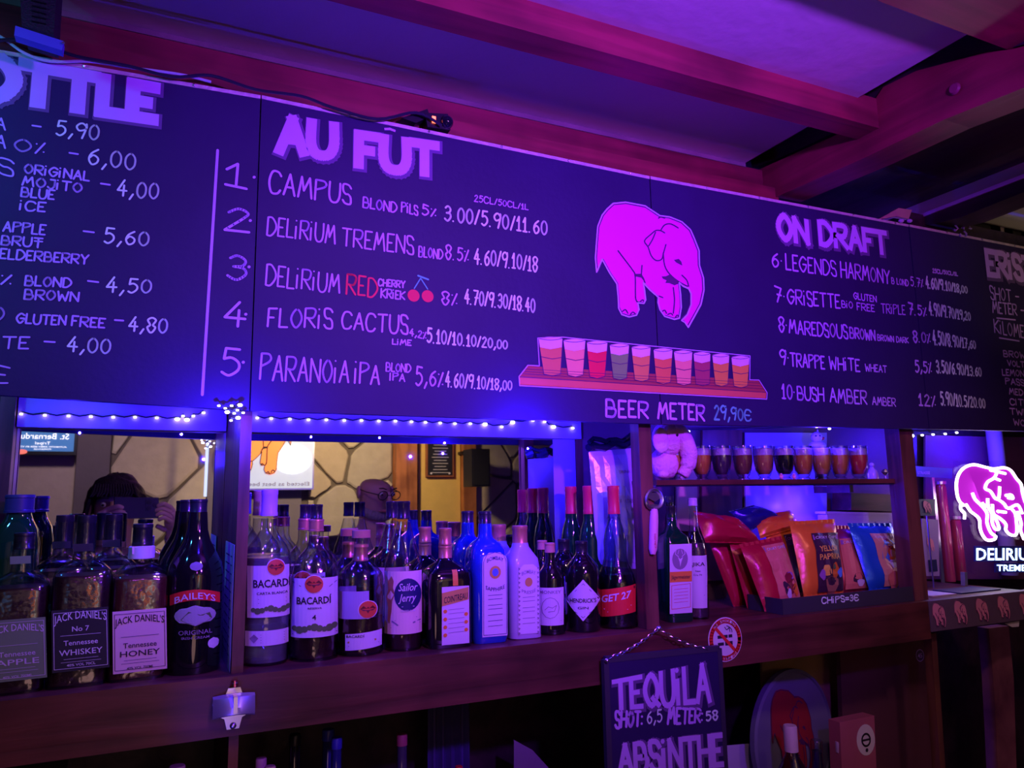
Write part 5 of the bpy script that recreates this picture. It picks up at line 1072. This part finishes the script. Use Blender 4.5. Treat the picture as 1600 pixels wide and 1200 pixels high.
# ------------------------------------------------------------------ under the shelf
ZL = at(1240, 1232, 1.30).z      # lower counter, mostly out of frame
struct(MB().box((-1.4, 1.06, ZL-.04), (at(1330, 1200, 1.30).x, YM, ZL)).build('trim_12', mat('counter_top', (.05, .035, .06), .25)))
e = empty('lower_upright', at(366, 1160, YF), 'reddish upright post under the chrome bottle opener', 'post'); x0 = at(358, 1170, YF).x; x1 = at(371, 1170, YF).x
MB().box((x0, YF+.002, ZL), (x1, YM-.01, ZS2+.02)).build('post_board', WOODV, e); MB().box((x0-.001, YF-.001, ZL), (x1+.001, YF+.0018, ZS2+.02)).build('front_lipping', WOODV, e)
def lowb(px, top, w_, Y, label, capm, bm, ch=16, neck=60):
    P = at(px, top, Y); k = mpp(px, top, Y); h = P.z-ZL; e = empty('bottle', (P.x, Y, ZL), label, 'bottle'); r = w_*k/2
    M_ = Matrix.Translation((P.x, Y, ZL))
    MB().lathe([(r*2.4, 0), (r*2.6, .005), (r*2.6, h-(neck+50)*k), (r*2, h-(neck+20)*k), (r*.95, h-neck*k), (r*.9, h-ch*k)], 24).build('glass_body', bm, e, True, M_)
    MB().lathe([(r, h-ch*k), (r, h-2*k), (r*.9, h)], 20).build('cap', capm, e, True, M_)
for a_ in ((461, 1147, 18, 1.30, 'black-topped bottle on the counter below the shelf, left of the blue ones', BLACK, GDARK), (513, 1139, 19, 1.33, 'taller blue-capped bottle on the lower counter', mat('blue_cap', (.05, .06, .5), .3), mat('blue_glass', (.03, .04, .22), .1, coat=1)), (526, 1152, 17, 1.27, 'shorter blue-capped bottle in front on the lower counter', MATS['blue_cap'], MATS['blue_glass']),
    (628, 1147, 17, 1.30, 'red-capped bottle alone on the lower counter', mat('dusty_red_cap', (.5, .12, .16), .5), mat('dull_glass', (.08, .08, .12), .12, coat=1)), (408, 1184, 17, 1.30, 'pink-topped bottle low beside the reddish post, rear one', PPAP, GDARK), (422, 1197, 17, 1.25, 'pink-topped bottle low beside the reddish post, front one', PPAP, GDARK),
    (277, 1196, 24, 1.26, 'pink-topped bottle barely in view left of the reddish post', PPAP, GDARK), (717, 1197, 12, 1.26, 'red-topped bottle barely in view at the bottom centre', CAPR, GDARK), (1275, 1156, 18, 1.27, 'clear bottle neck just right of the white-capped one', GLASS, thin_glass('violet_glass', (.5, .4, .8))), (1311, 1158, 13, 1.25, 'slim bottle neck beside the pink card', CAPW, GDARK)): lowb(*a_)
b = at(1238, 1133, 1.24); lowb(1234, 1133, 21, 1.24, 'bottle with tall white cap in front of the round elephant sign', mat('white_cap', (.85, .62, .80), .5), thin_glass('smoky_glass', (.55, .45, .6)), 38, 44)
o = MB().box(at(8, 1260, 1.22), at(108, 1186, 1.30)).build('grey_box', mat('grey_green_card', (.22, .22, .2), .6)); tag(o, 'grey-green box just showing at the bottom left corner', 'box')
panel('grey_sheet', 'grey triangular sheet at bottom centre below the shelf', 'sheet', ((803, 1156), (832, 1172), (862, 1205), (803, 1230)), 1.38, .003, mat('grey_sheet', (.30, .26, .30), .8))
e = empty('blue_curtain', at(695, 1110, 1.40), 'narrow dark blue folded cloth under the shelf', 'curtain'); P = []
for i in range(25): a_ = at(668+i*2.7, 1080, 1.41); P.append((a_.x, 1.41+.006*math.sin(i*1.3)))
hz = at(700, 1075, 1.41).z; lz = at(700, 1230, 1.41).z
MB().add([(x, y, z) for x, y in P for z in (lz, hz)], [(2*i, 2*i+2, 2*i+3, 2*i+1) for i in range(24)]).build('cloth', mat('blue_cloth', (.08, .06, .22), .7), e, True); MB().tube([(P[0][0]-.01, 1.41, hz+.002), (P[-1][0]+.01, 1.41, hz+.002)], .003, 6).build('rod', CHROME, e)
spanel('trim_25', ((1189, 1000), (1311, 985), (1322, 1230), (1196, 1240)), 1.40, .006, mat('dull_beige', (.42, .25, .15), .7, bump=.3))
panel('counter_glow_board', 'added pale board catching blue light at the foot of the round elephant sign', 'board', ((1130, 1166), (1176, 1162), (1238, 1186), (1308, 1176), (1308, 1250), (1130, 1250)), 1.355, .004, mat('pale_gloss', (.6, .5, .85), .35), 'sheet')  # added board stands in for the blue glow on the counter
# round sign
Y = 1.33; c0 = at(1240, 1152, Y); k = mpp(1240, 1152, Y); e = empty('round_elephant_sign', c0, 'large round grey-blue sign with a dark red elephant below the shelf', 'round sign')
ry = 102*k
Mr = Matrix.Translation(c0) @ Matrix.Rotation(R(6), 4, 'Z') @ Matrix.Rotation(math.pi/2, 4, 'X')
MB().lathe([(ry, -.008), (ry, .004), (ry*.955, .007), (ry*.94, .003), (.001, .003)], 56, fx=.90).build('tin_disc', mat('blue_grey_tin', (.20, .19, .34), .45), e, True, Mr)
elephant(e, lambda u, v, off: tuple(Mr @ Vector(((u-640)/1150*ry*1.25, -(v-700)/1150*ry*1.5-.008, .0045+off))), 14, body=mat('oxblood_paint', (.40, .02, .04), .6), name='painted_elephant')
e = empty('card_pack', at(1346, 1200, 1.24), 'pink pack with a round white emblem standing low at the right', 'pack')
MB().prism([at(1312, 1129, 1.24), at(1366, 1118, 1.24), at(1372, 1260, 1.24), at(1318, 1265, 1.24)], (.0, .03, 0)).build('pack_body', mat('pink_card', (.50, .12, .20), .5), e)
c1 = at(1353, 1156, 1.239); k = mpp(1353, 1156, 1.239); fl = Flat().disc((c1.x, c1.z), 20*k, 24, 23*k); fl.emit('emblem_disc', lambda u, v: (u, 1.2392, v), WHITE, e)
fl = Flat().line([(c1.x+9*k*math.cos(i*.4), c1.z+9*k*math.sin(i*.4)) for i in range(17)], 3*k).line([(c1.x-8*k, c1.z), (c1.x+8*k, c1.z)], 3*k); fl.disc((c1.x, c1.z-15*k), 3*k, 10); fl.emit('emblem_print', lambda u, v: (u, 1.2385, v), INK, e)
# end panel with sticker 45, far-right post
spanel('trim_26', ((1312, 1000), (1457, 978), (1476, 1270), (1322, 1280)), 1.34, .012, mat('plum_board', (.14, .045, .075), .55, bump=.2))
spanel('trim_27', ((1455, 990), (1463, 989), (1482, 1270), (1474, 1272)), 1.21, .02, WOODV)
sticker(1437, 1024, 9.5, 1.3385, '45', 'round number forty-five sticker on the plum end panel')
panel('rough_post', 'rough pinkish brown post at the bottom right corner', 'post', ((1545, 982), (1576, 978), (1584, 1060), (1590, 1250), (1562, 1250), (1556, 1130), (1552, 1060)), 1.30, .03, wood('rough_wood', (.12, .03, .06), (.45, .16, .22), (8, 8, 8)), 'post_board')
panel('paper_scrap', 'small pale paper scrap under the elephant fascia', 'paper', ((1570, 974), (1593, 970), (1592, 979), (1582, 980)), 1.19, .001, WHITE)
# pale sheet on the left divider
x = dl[0]-.0015; e = empty('lettered_sheet', (x, 1.24, ZS), 'pale lettered sheet standing against the left divider beside the black bottle', 'sheet')
za = at(352, 850, 1.25).z
MB().box((x-.0008, 1.212, ZS+.0006), (x, 1.36, za)).build('sheet', WHITE, e)
fl = Flat()
for i in range(12): fl.line([(1.235, ZS+.02+i*.013), (1.26, ZS+.02+i*.013)], .002); fl.line([(1.275, ZS+.02+i*.013), (1.34, ZS+.02+i*.013)], .0022)
fl.emit('lettering', lambda u, v: (x-.0012, u, v), NAVY, e)
# ------------------------------------------------------------------ the room behind the viewer, seen in the mirrors
def atm(px, py, Yr):
    p = at(px, py, 2*YM-Yr); return Vector((p.x, Yr, p.z))
YW2 = -2.3
wr = struct(MB().box((-3.3, YW2-.1, 0), (4.7, YW2, 2.6)).build('wall_rear', mat('mortar', (.16, .13, .11), .9, bump=.6)))
STONE = [mat('stone_%s' % n_, c_, .85, bump=.9, bscale=18, var=.18) for n_, c_ in (('buff', (.58, .50, .38)), ('grey', (.50, .44, .38)), ('warm', (.55, .45, .34)))]
def clip(poly, a_, n_):
    out = []
    for i, p in enumerate(poly):
        q_ = poly[(i+1) % len(poly)]; dp = (p-a_).dot(n_); dq = (q_-a_).dot(n_)
        if dp <= 0: out.append(p)
        if dp*dq < 0: out.append(p.lerp(q_, dp/(dp-dq)))
    return out
def stones(xa, xb, za, zb_, seed, step=.40):
    rr = random.Random(seed); S = []
    nx = max(1, round((xb-xa)/step)); nz = round((zb_-za)/(step*.85))
    for i in range(-1, nx+1):
        for j in range(-1, nz+1): S.append(Vector((xa+(i+.5+rr.uniform(-.36, .36)+.5*(j % 2))*(xb-xa)/nx, za+(j+.5+rr.uniform(-.34, .34))*(zb_-za)/nz)))
    for s_ in S:
        poly = [Vector(p) for p in ((xa, za), (xb, za), (xb, zb_), (xa, zb_))]
        for t in S:
            if t is s_: continue
            d = t-s_
            if d.length > step*3: continue
            poly = clip(poly, (s_+t)/2-d.normalized()*.006, d)
            if len(poly) < 3: break
        if len(poly) < 3: continue
        ar = abs(sum(poly[i].x*poly[(i+1) % len(poly)].y-poly[(i+1) % len(poly)].x*poly[i].y for i in range(len(poly))))/2
        if ar < .004: continue
        pts = []
        for i, p in enumerate(poly):
            q_ = poly[(i+1) % len(poly)]; L_ = (q_-p).length
            for t in (.12, .36, .64, .88):
                a_ = p.lerp(q_, t)+(q_-p).orthogonal().normalized()*rr.uniform(-.0, .006) if L_ > .04 else p.lerp(q_, t)
                pts.append((a_.x, a_.y))
        c_ = sum((p for p in poly), Vector((0, 0)))/len(poly); n = len(pts); h = rr.uniform(.018, .035)
        v = [(x, YW2-.002, z) for x, z in pts]+[(c_.x+(x-c_.x)*.99, YW2+h*.7, c_.y+(z-c_.y)*.99) for x, z in pts]+[(c_.x+(x-c_.x)*.93, YW2+h, c_.y+(z-c_.y)*.93) for x, z in pts]+[(c_.x, YW2+h*1.05, c_.y)]
        f = [(k_, (k_+1) % n, n+(k_+1) % n, n+k_) for k_ in range(n)]+[(n+k_, n+(k_+1) % n, 2*n+(k_+1) % n, 2*n+k_) for k_ in range(n)]+[(2*n+k_, 2*n+(k_+1) % n, 3*n) for k_ in range(n)]
        MB().add(v, f).build('stone', rr.choice(STONE), wr)
gx = lambda px, y=780: atm(px, y, YW2).x
stones(gx(170), gx(322), 1.0, 2.3, 3); stones(gx(480), gx(612), 1.0, 2.3, 8, .36); stones(gx(738), gx(900), 1.0, 2.3, 5, .34)
stones(gx(-260), gx(-20), 1.0, 2.3, 11)
def wbox(pa, pb, th, m, nm, za=0, zb_=2.297): 
    o = MB().box((gx(pa), YW2, za), (gx(pb), YW2+th, zb_)).build(nm, m); return struct(o)
wbox(-18, 116, .02, mat('beige_plaster', (.50, .40, .36), .8, bump=.3), 'trim_13')
wbox(117, 169, .08, mat('grey_post', (.13, .10, .13), .7, bump=.3), 'trim_14')
wbox(323, 380, .03, mat('grey_wainscot', (.22, .19, .24), .7), 'trim_15')
wbox(613, 645, .10, wood('orange_post', (.22, .07, .03), (.55, .20, .08), (20, 20, 2)), 'trim_16')
wbox(646, 650, .05, BLACK, 'trim_17')  # dark gap beside the post, put in as a black strip
wbox(651, 717, .03, mat('yellow_paint', (.90, .62, .18), .8, bump=.5, bscale=12), 'trim_18')
wbox(718, 737, .09, MATS['orange_post'], 'trim_19')
wbox(381, 470, .02, MATS['grey_wainscot'], 'trim_20')
def mbox(name, label, cat, x0, y0, x1, y1, Y, th, m, part):
    A_, B_ = atm(x0, y0, Y), atm(x1, y1, Y); e = empty(name, ((A_.x+B_.x)/2, Y, min(A_.z, B_.z)), label, cat)
    MB().box((A_.x, Y-th, B_.z), (B_.x, Y, A_.z)).build(part, m, e); return e, A_, B_
def mart(fl, Y, m, e, off=.003, nm='lettering'): return fl.emit(nm, lambda u, v: (u, Y+off, v), m, e)
e, A_, B_ = mbox('television', 'wall screen with blue beer menu reflected in the left mirror', 'television', 20, 600, 119, 711, -2.15, .05, BLACK, 'screen_housing')
W_ = B_.x-A_.x
MB().box((A_.x+.015, -2.149, B_.z+.02), (B_.x-.015, -2.147, A_.z-.02)).build('screen', mat('blue_screen', (.05, .15, .35), .3, em=(.05, .16, .42), es=.9), e)
SCW = mat('screen_white', (1, 1, 1), .5, em=(1, .95, .9), es=1.5); SCR = mat('screen_red', (1, .2, .15), .5, em=(1, .2, .15), es=.9)
def rtext(fl, t, cx, z, wid, h): v, f, w_ = ftext(t); fl.add([(cx-(p-.5)*wid, z+q_*h) for p, q_ in v], f)
cx = (A_.x+B_.x)/2; zz2 = lambda y: atm(70, y, -2.15).z
fl = Flat(); rtext(fl, 'St. Bernardus', cx, zz2(686), W_*.75, .035); rtext(fl, 'Tripel', cx, zz2(692)-.01, W_*.22, .018); rtext(fl, 'AUTHENTIC ABBEY BEER 8% VOL', cx, zz2(698)-.005, W_*.7, .009); rtext(fl, 'POPERINGE', cx, zz2(703), W_*.25, .008); mart(fl, -2.147, SCW, e)
fl = Flat(); fl.disc((A_.x+W_*.2, zz2(709)+.01), .03, 14, .014); mart(fl, -2.147, SCR, e, nm='red_shape')
e, A_, B_ = mbox('lit_poster', 'backlit poster of an orange elephant reflected in the middle mirror', 'lit poster', 372, 560, 490, 765, -2.2, .05, CHROME, 'poster_box')
PE = mat('poster_light', (.6, .7, .9), .5, em=(.30, .40, .62), es=.75); PO = mat('poster_orange', (1, .35, .1), .5, em=(1, .17, .03), es=1.0); PG = mat('poster_glow', (1, 1, 1), .5, em=(1, .98, .95), es=1.2)
MB().box((A_.x+.01, -2.199, B_.z+.01), (B_.x-.01, -2.197, A_.z-.01)).build('light_face', PE, e)
cp = atm(457, 717, -2.2); fl = Flat(); fl.disc((cp.x, cp.z), .125, 24, .10); mart(fl, -2.197, PG, e, .002, 'bright_patch')
ce_ = atm(398, 700, -2.2)
def fpe(u, v, off): return (ce_.x+(640-u)/1150*.55, -2.193+off, atm(420, 742, -2.2).z+(1020-v)/1150*.60)
elephant(e, fpe, 14, body=PO, line=BLACK, name='poster_elephant', off=.001)
fl = Flat(); rtext(fl, 'Elected as best beer', (A_.x+B_.x)/2+.02, atm(430, 759, -2.2).z, (B_.x-A_.x)*.8, .026); mart(fl, -2.197, GREYI, e)
o = MB().box(atm(318, 776, -2.1), atm(329, 640, -2.08)).build('tube_lamp', mat('pale_lamp', (.6, .75, 1), .4, em=(.45, .6, 1), es=1.1)); tag(o, 'upright pale lamp strip reflected in the left mirror', 'lamp')
e, A_, B_ = mbox('framed_notice', 'framed dark notice on the yellow wall reflected in the mirror', 'picture', 666, 640, 709, 745, -2.24, .025, MATS['orange_post'], 'frame')
MB().box((A_.x+.012, -2.239, B_.z+.012), (B_.x-.012, -2.236, A_.z-.012)).build('notice', BPAP, e)
fl = Flat(); cx = (A_.x+B_.x)/2
for i in range(16):
    w_ = (B_.x-A_.x)*(.30-.12*((i*7) % 5)/5); z = B_.z+.03+i*.022
    fl.line([(cx-w_, z), (cx+w_, z)], .004)
for sx in (-1, 1): fl.disc((cx+sx*(B_.x-A_.x)*.33, B_.z+.025), .008, 8)
mart(fl, -2.236, WINK, e, .002)
e, A_, B_ = mbox('wall_speaker', 'dark loudspeaker hanging by the stones reflected in the mirror', 'speaker', 737, 701, 766, 760, -1.9, .16, mat('dark_box', (.02, .02, .035), .5), 'speaker_box')
MB().box((A_.x+.01, -1.899, B_.z+.01), (B_.x-.01, -1.895, A_.z-.01)).build('grille', MATS['black_mesh'], e); MB().box((A_.x+.04, -2.29, A_.z-.02), (A_.x+.06, -2.06, A_.z)).build('bracket', BLACK, e)
# ------------------------------------------------------------------ people in the mirrors
SKIN = mat('skin', (.62, .36, .27), .55, var=.08); HAIR = mat('dark_hair', (.025, .015, .015), .6, bump=1, bscale=90); CLD = mat('dark_cloth', (.02, .02, .03), .85); CLC = mat('cream_cloth', (.62, .54, .42), .85); JEAN = mat('jeans', (.04, .05, .09), .9)
def skin(name, V, Eg, m, parent, root=0, sub=2):
    me = bpy.data.meshes.new(name); me.from_pydata([tuple(v[0]) for v in V], Eg, []); me.update()
    o = link(name, me, m, parent); o.modifiers.new('s', 'SKIN'); o.modifiers['s'].use_smooth_shade = True
    for i, v in enumerate(V):
        r = v[1]; me.skin_vertices[0].data[i].radius = r if isinstance(r, tuple) else (r, r)
        me.skin_vertices[0].data[i].use_root = (i == root)
    s_ = o.modifiers.new('u', 'SUBSURF'); s_.levels = s_.render_levels = sub
    return o
def person(label, H, yaw, tilt, elbows, wrists, top, sleeve, hairy, glasses, fingers=True, beard=False):
    """H: head centre; yaw 0 looks along +Y; elbows/wrists: world points left,right"""
    H = Vector(H); fw = Vector((-math.sin(yaw), math.cos(yaw), 0)); rt = Vector((math.cos(yaw), math.sin(yaw), 0)); up = Vector((0, 0, 1))
    hf = (fw*math.cos(tilt)-up*math.sin(tilt)).normalized(); hu = rt.cross(hf)
    hz_ = H.z; base = Vector((H.x, H.y, 0))-fw*.03
    e = empty('person', base, label, 'person')
    Pt = lambda r, f, z: base+rt*r+fw*f+up*z
    s = hz_/1.55
    V = [(Pt(0, 0, .95*s), (.15, .11)), (Pt(0, 0, 1.15*s), (.13, .10)), (Pt(0, .0, 1.32*s), (.15, .11)), (Pt(0, 0, hz_-.16), (.062, .062)), (H-hu*.085-hf*.0, (.062, .062)), (H-hu*.01-hf*.008, (.078, .092)), (H+hu*.055-hf*.012, (.074, .088))]
    Eg = [(0, 1), (1, 2), (2, 3), (3, 4), (4, 5), (5, 6)]
    for sx, eb, wr_ in ((-1, elbows[0], wrists[0]), (1, elbows[1], wrists[1])):
        n = len(V); eb, wr_ = Vector(eb), Vector(wr_); d = (wr_-eb).normalized()
        V += [(Pt(sx*.19, 0, hz_-.235), .06), (eb, .043), (wr_, .028), (wr_+d*.055, (.036, .020))]; Eg += [(2, n), (n, n+1), (n+1, n+2), (n+2, n+3)]
        if fingers:
            pc = wr_+d*.075; side = rt*(-sx)
            for i in range(4):
                m_ = len(V); off = up*(.024-.016*i); L_ = (.042, .048, .045, .036)[i]
                V += [(pc+off, .0095), (pc+off+d*.02+side*L_*.5+fw*.012, .0085), (pc+off+d*.006+side*L_*1.1+fw*.014, .0072)]; Eg += [(n+3, m_), (m_, m_+1), (m_+1, m_+2)]
            m_ = len(V); V += [(wr_+d*.03-up*.02+side*.02-fw*.005, .011), (wr_+d*.045-up*.012+side*.055-fw*.006, .009)]; Eg += [(n+2, m_), (m_, m_+1)]
    for sx in (-1, 1):
        n = len(V); V += [(Pt(sx*.10, 0, .88*s), .095), (Pt(sx*.11, .02, .48*s), .06), (Pt(sx*.11, 0, .09*s), .045), (Pt(sx*.12, .14, .04), .035)]; Eg += [(0, n), (n, n+1), (n+1, n+2), (n+2, n+3)]
    skin('body', V, Eg, SKIN, e)
    # face: nose, brows, lips, eyes, ears
    F = lambda r, f, u: H+rt*r+hf*f+hu*u
    MB().tube([F(0, .088, .022), F(0, .102, -.004), F(0, .112, -.022), F(0, .094, -.034)], [.008, .010, .014, .009], 8).build('nose', SKIN, e, True)
    MB().tube([F(-.024, .082, -.062), F(0, .092, -.060), F(.024, .082, -.062)], [.004, .007, .004], 8).build('lips', mat('lips', (.45, .16, .14), .5), e, True)
    for sx in (-1, 1):
        MB().ball(F(sx*.031, .079, .012), .009, 7).build('eye', mat('eye_white', (.7, .68, .66), .2), e, True)
        MB().ball(F(sx*.031, .0865, .011), .005, 5).build('pupil', BLACK, e, True)
        MB().tube([F(sx*.014, .090, .034), F(sx*.034, .090, .040), F(sx*.046, .078, .036)], [.002, .0032, .002], 6).build('eyebrow', HAIR, e, True)
        MB().ball(F(sx*.086, -.005, -.004), .028, 8, (.35, .6, 1)).build('ear', SKIN, e, True)
    if hairy:
        mb = MB(); rr = random.Random(4); v = []; f = []; n = 22; m2 = 12
        for j in range(m2+1):
            ph = j/m2*1.95
            for i in range(n):
                th = 2*math.pi*i/n; front = max(0, math.cos(th)); lim = ph*(1-.50*front)
                rr_ = .108+.012*noise.noise(Vector((th*2, ph*3, 1)))
                v.append(F(math.sin(th)*math.sin(lim)*rr_*.93, math.cos(th)*math.sin(lim)*rr_*1.04-.008, .012+math.cos(lim)*rr_*1.02))
        f = [(j*n+i, j*n+(i+1) % n, (j+1)*n+(i+1) % n, (j+1)*n+i) for j in range(m2) for i in range(n)]
        for k_ in range(16):
            x = -.06+.12*k_/15; f0 = F(x, .075, .082); mb.tube([f0, F(x*1.1+.004, .098, .058), F(x*1.15+rr.uniform(-.006, .008), .100, .040)], [.006, .006, .002], 5)
        for sx in (-1, 1):
            for k_ in range(6): mb.tube([F(sx*.082, .02-.02*k_, .03), F(sx*.092, .022-.02*k_, -.02), F(sx*.088, .02-.02*k_, -.07)], [.009, .010, .004], 6)
        mb.add(v, f).build('hair', HAIR, e, True)
    if beard:
        mb = MB(); 
        for k_ in range(13): a2 = (k_-6)/6*1.25; mb.ball(F(math.sin(a2)*.066, math.cos(a2)*.075, -.078-.012*math.cos(a2)), .019, 6, (1, 1, 1.1))
        mb.build('beard', mat('grey_beard', (.28, .24, .24), .9, bump=1, bscale=120), e, True)
    if glasses:
        g = BLACK
        for sx in (-1, 1):
            MB().tube([F(sx*.033+.024*math.cos(t), .097, .010+.019*math.sin(t)) for t in [i*math.pi/7 for i in range(14)]], .0022, 6, True).build('glasses_rim', g, e, True)
            MB().tube([F(sx*.057, .096, .014), F(sx*.084, .05, .012), F(sx*.088, -.01, .010)], .002, 6).build('glasses_arm', g, e, True)
        MB().tube([F(-.008, .102, .012), F(.008, .102, .012)], .002, 6).build('glasses_bridge', g, e)
    # clothes
    V = [(Pt(0, 0, .92*s), (.175, .135)), (Pt(0, 0, 1.15*s), (.155, .12)), (Pt(0, 0, 1.31*s), (.17, .125)), (Pt(0, 0, hz_-.185), (.078, .075))]; Eg = [(0, 1), (1, 2), (2, 3)]
    skin('jacket', V+[(Pt(sx*.19, 0, hz_-.238), .075) for sx in (-1, 1)]+[(Vector(elbows[i]), .056) for i in (0, 1)], Eg+[(2, 4), (2, 5), (4, 6), (5, 7)], top, e)
    for i in (0, 1): el, wv = Vector(elbows[i]), Vector(wrists[i]); MB().tube([el+(wv-el)*t for t in (-.08, .3, .7, .92)], [.057, .052, .044, .040], 14).build('sleeve', sleeve, e, True)
    V = [(Pt(0, 0, .93*s), (.165, .13))]; Eg = []
    for sx in (-1, 1):
        n = len(V); V += [(Pt(sx*.10, 0, .84*s), .11), (Pt(sx*.11, .02, .48*s), .078), (Pt(sx*.11, 0, .10*s), .066)]; Eg += [(0, n), (n, n+1), (n+1, n+2)]
    skin('trousers', V, Eg, JEAN, e)
    return e
C0 = Vector((0, 0, CZ))
hc = atm(180, 792, -.21)
pr_ = C0+CR*.085-CF*.03; pl_ = C0-CR*.145-CF*.03
person('photographer with dark fringe holding up a phone, reflected in the left mirror', hc, .05, .05, [(-.46, -.16, 1.27), (.13, -.20, 1.27)], [tuple(C0-CR*.19-CF*.045-CU*.07), tuple(C0+CR*.10-CF*.045-CU*.085)], CLD, CLC, True, False)
e = empty('phone', C0-CF*.012-CR*.035, 'dark phone held sideways by the photographer', 'phone')
def cb(x0, x1, y0, y1, z0, z1): return [C0+CR*x+CU*y-CF*z for x in (x0, x1) for y in (y0, y1) for z in (z0, z1)]
FB = [(0, 1, 3, 2), (4, 6, 7, 5), (0, 4, 5, 1), (2, 3, 7, 6), (0, 2, 6, 4), (1, 5, 7, 3)]
MB().add(cb(-.125, .024, -.042, .030, .008, .016), FB).build('phone_body', mat('phone_case', (.03, .03, .05), .3), e)
MB().add(cb(-.022, .020, -.018, .024, .006, .008), FB).build('camera_bump', mat('phone_glass', (.05, .05, .08), .15, coat=1), e)
for x, y in ((-.012, .013), (-.012, -.008), (.010, .003)): MB().tube([C0+CR*x+CU*y-CF*.0062, C0+CR*x+CU*y-CF*.0045], .0085, 18).build('lens', BLACK, e, True)
hm = atm(588, 768, -.32)
person('bald bearded man with glasses looking down, reflected in the middle mirror', hm, -.35, .30, [(hm.x-.30, -.30, 1.10), (hm.x+.28, -.26, 1.08)], [(hm.x-.15, -.08, 1.05), (hm.x+.16, -.06, 1.05)], CLD, CLD, False, True, fingers=False, beard=True)

# ------------------------------------------------------------------ group phrases for the repeats
GRP = {'bottle': 'spirit bottles on the back bar', 'crisp_bag': 'crisp bags heaped in the right bay', 'chalkboard': 'chalkboard menu panels', 'divider': 'upright shelf dividers', 'light_string': 'strings of tiny lights',
       'mirror': 'mirrors behind the bottles', 'ledge_box': 'boxes on the high ledge', 'number_sticker': 'round number stickers', 'pink_trinket': 'pink trinkets on the glass shelf', 'cable': 'cables over the chalkboards', 'leaflet': 'leaflets below the neon', 'beer_tube': 'beer tubes behind the neon'}
for o in list(COL.objects):
    if o.parent is None and 'label' in o and 'group' not in o:
        g_ = GRP.get(o.name.split('.')[0])
        if o.name.startswith('bottle') and o.get('category') == 'bottle' and o.location.z < ZS-.05: g_ = 'bottles on the lower counter'
        if g_: o['group'] = g_
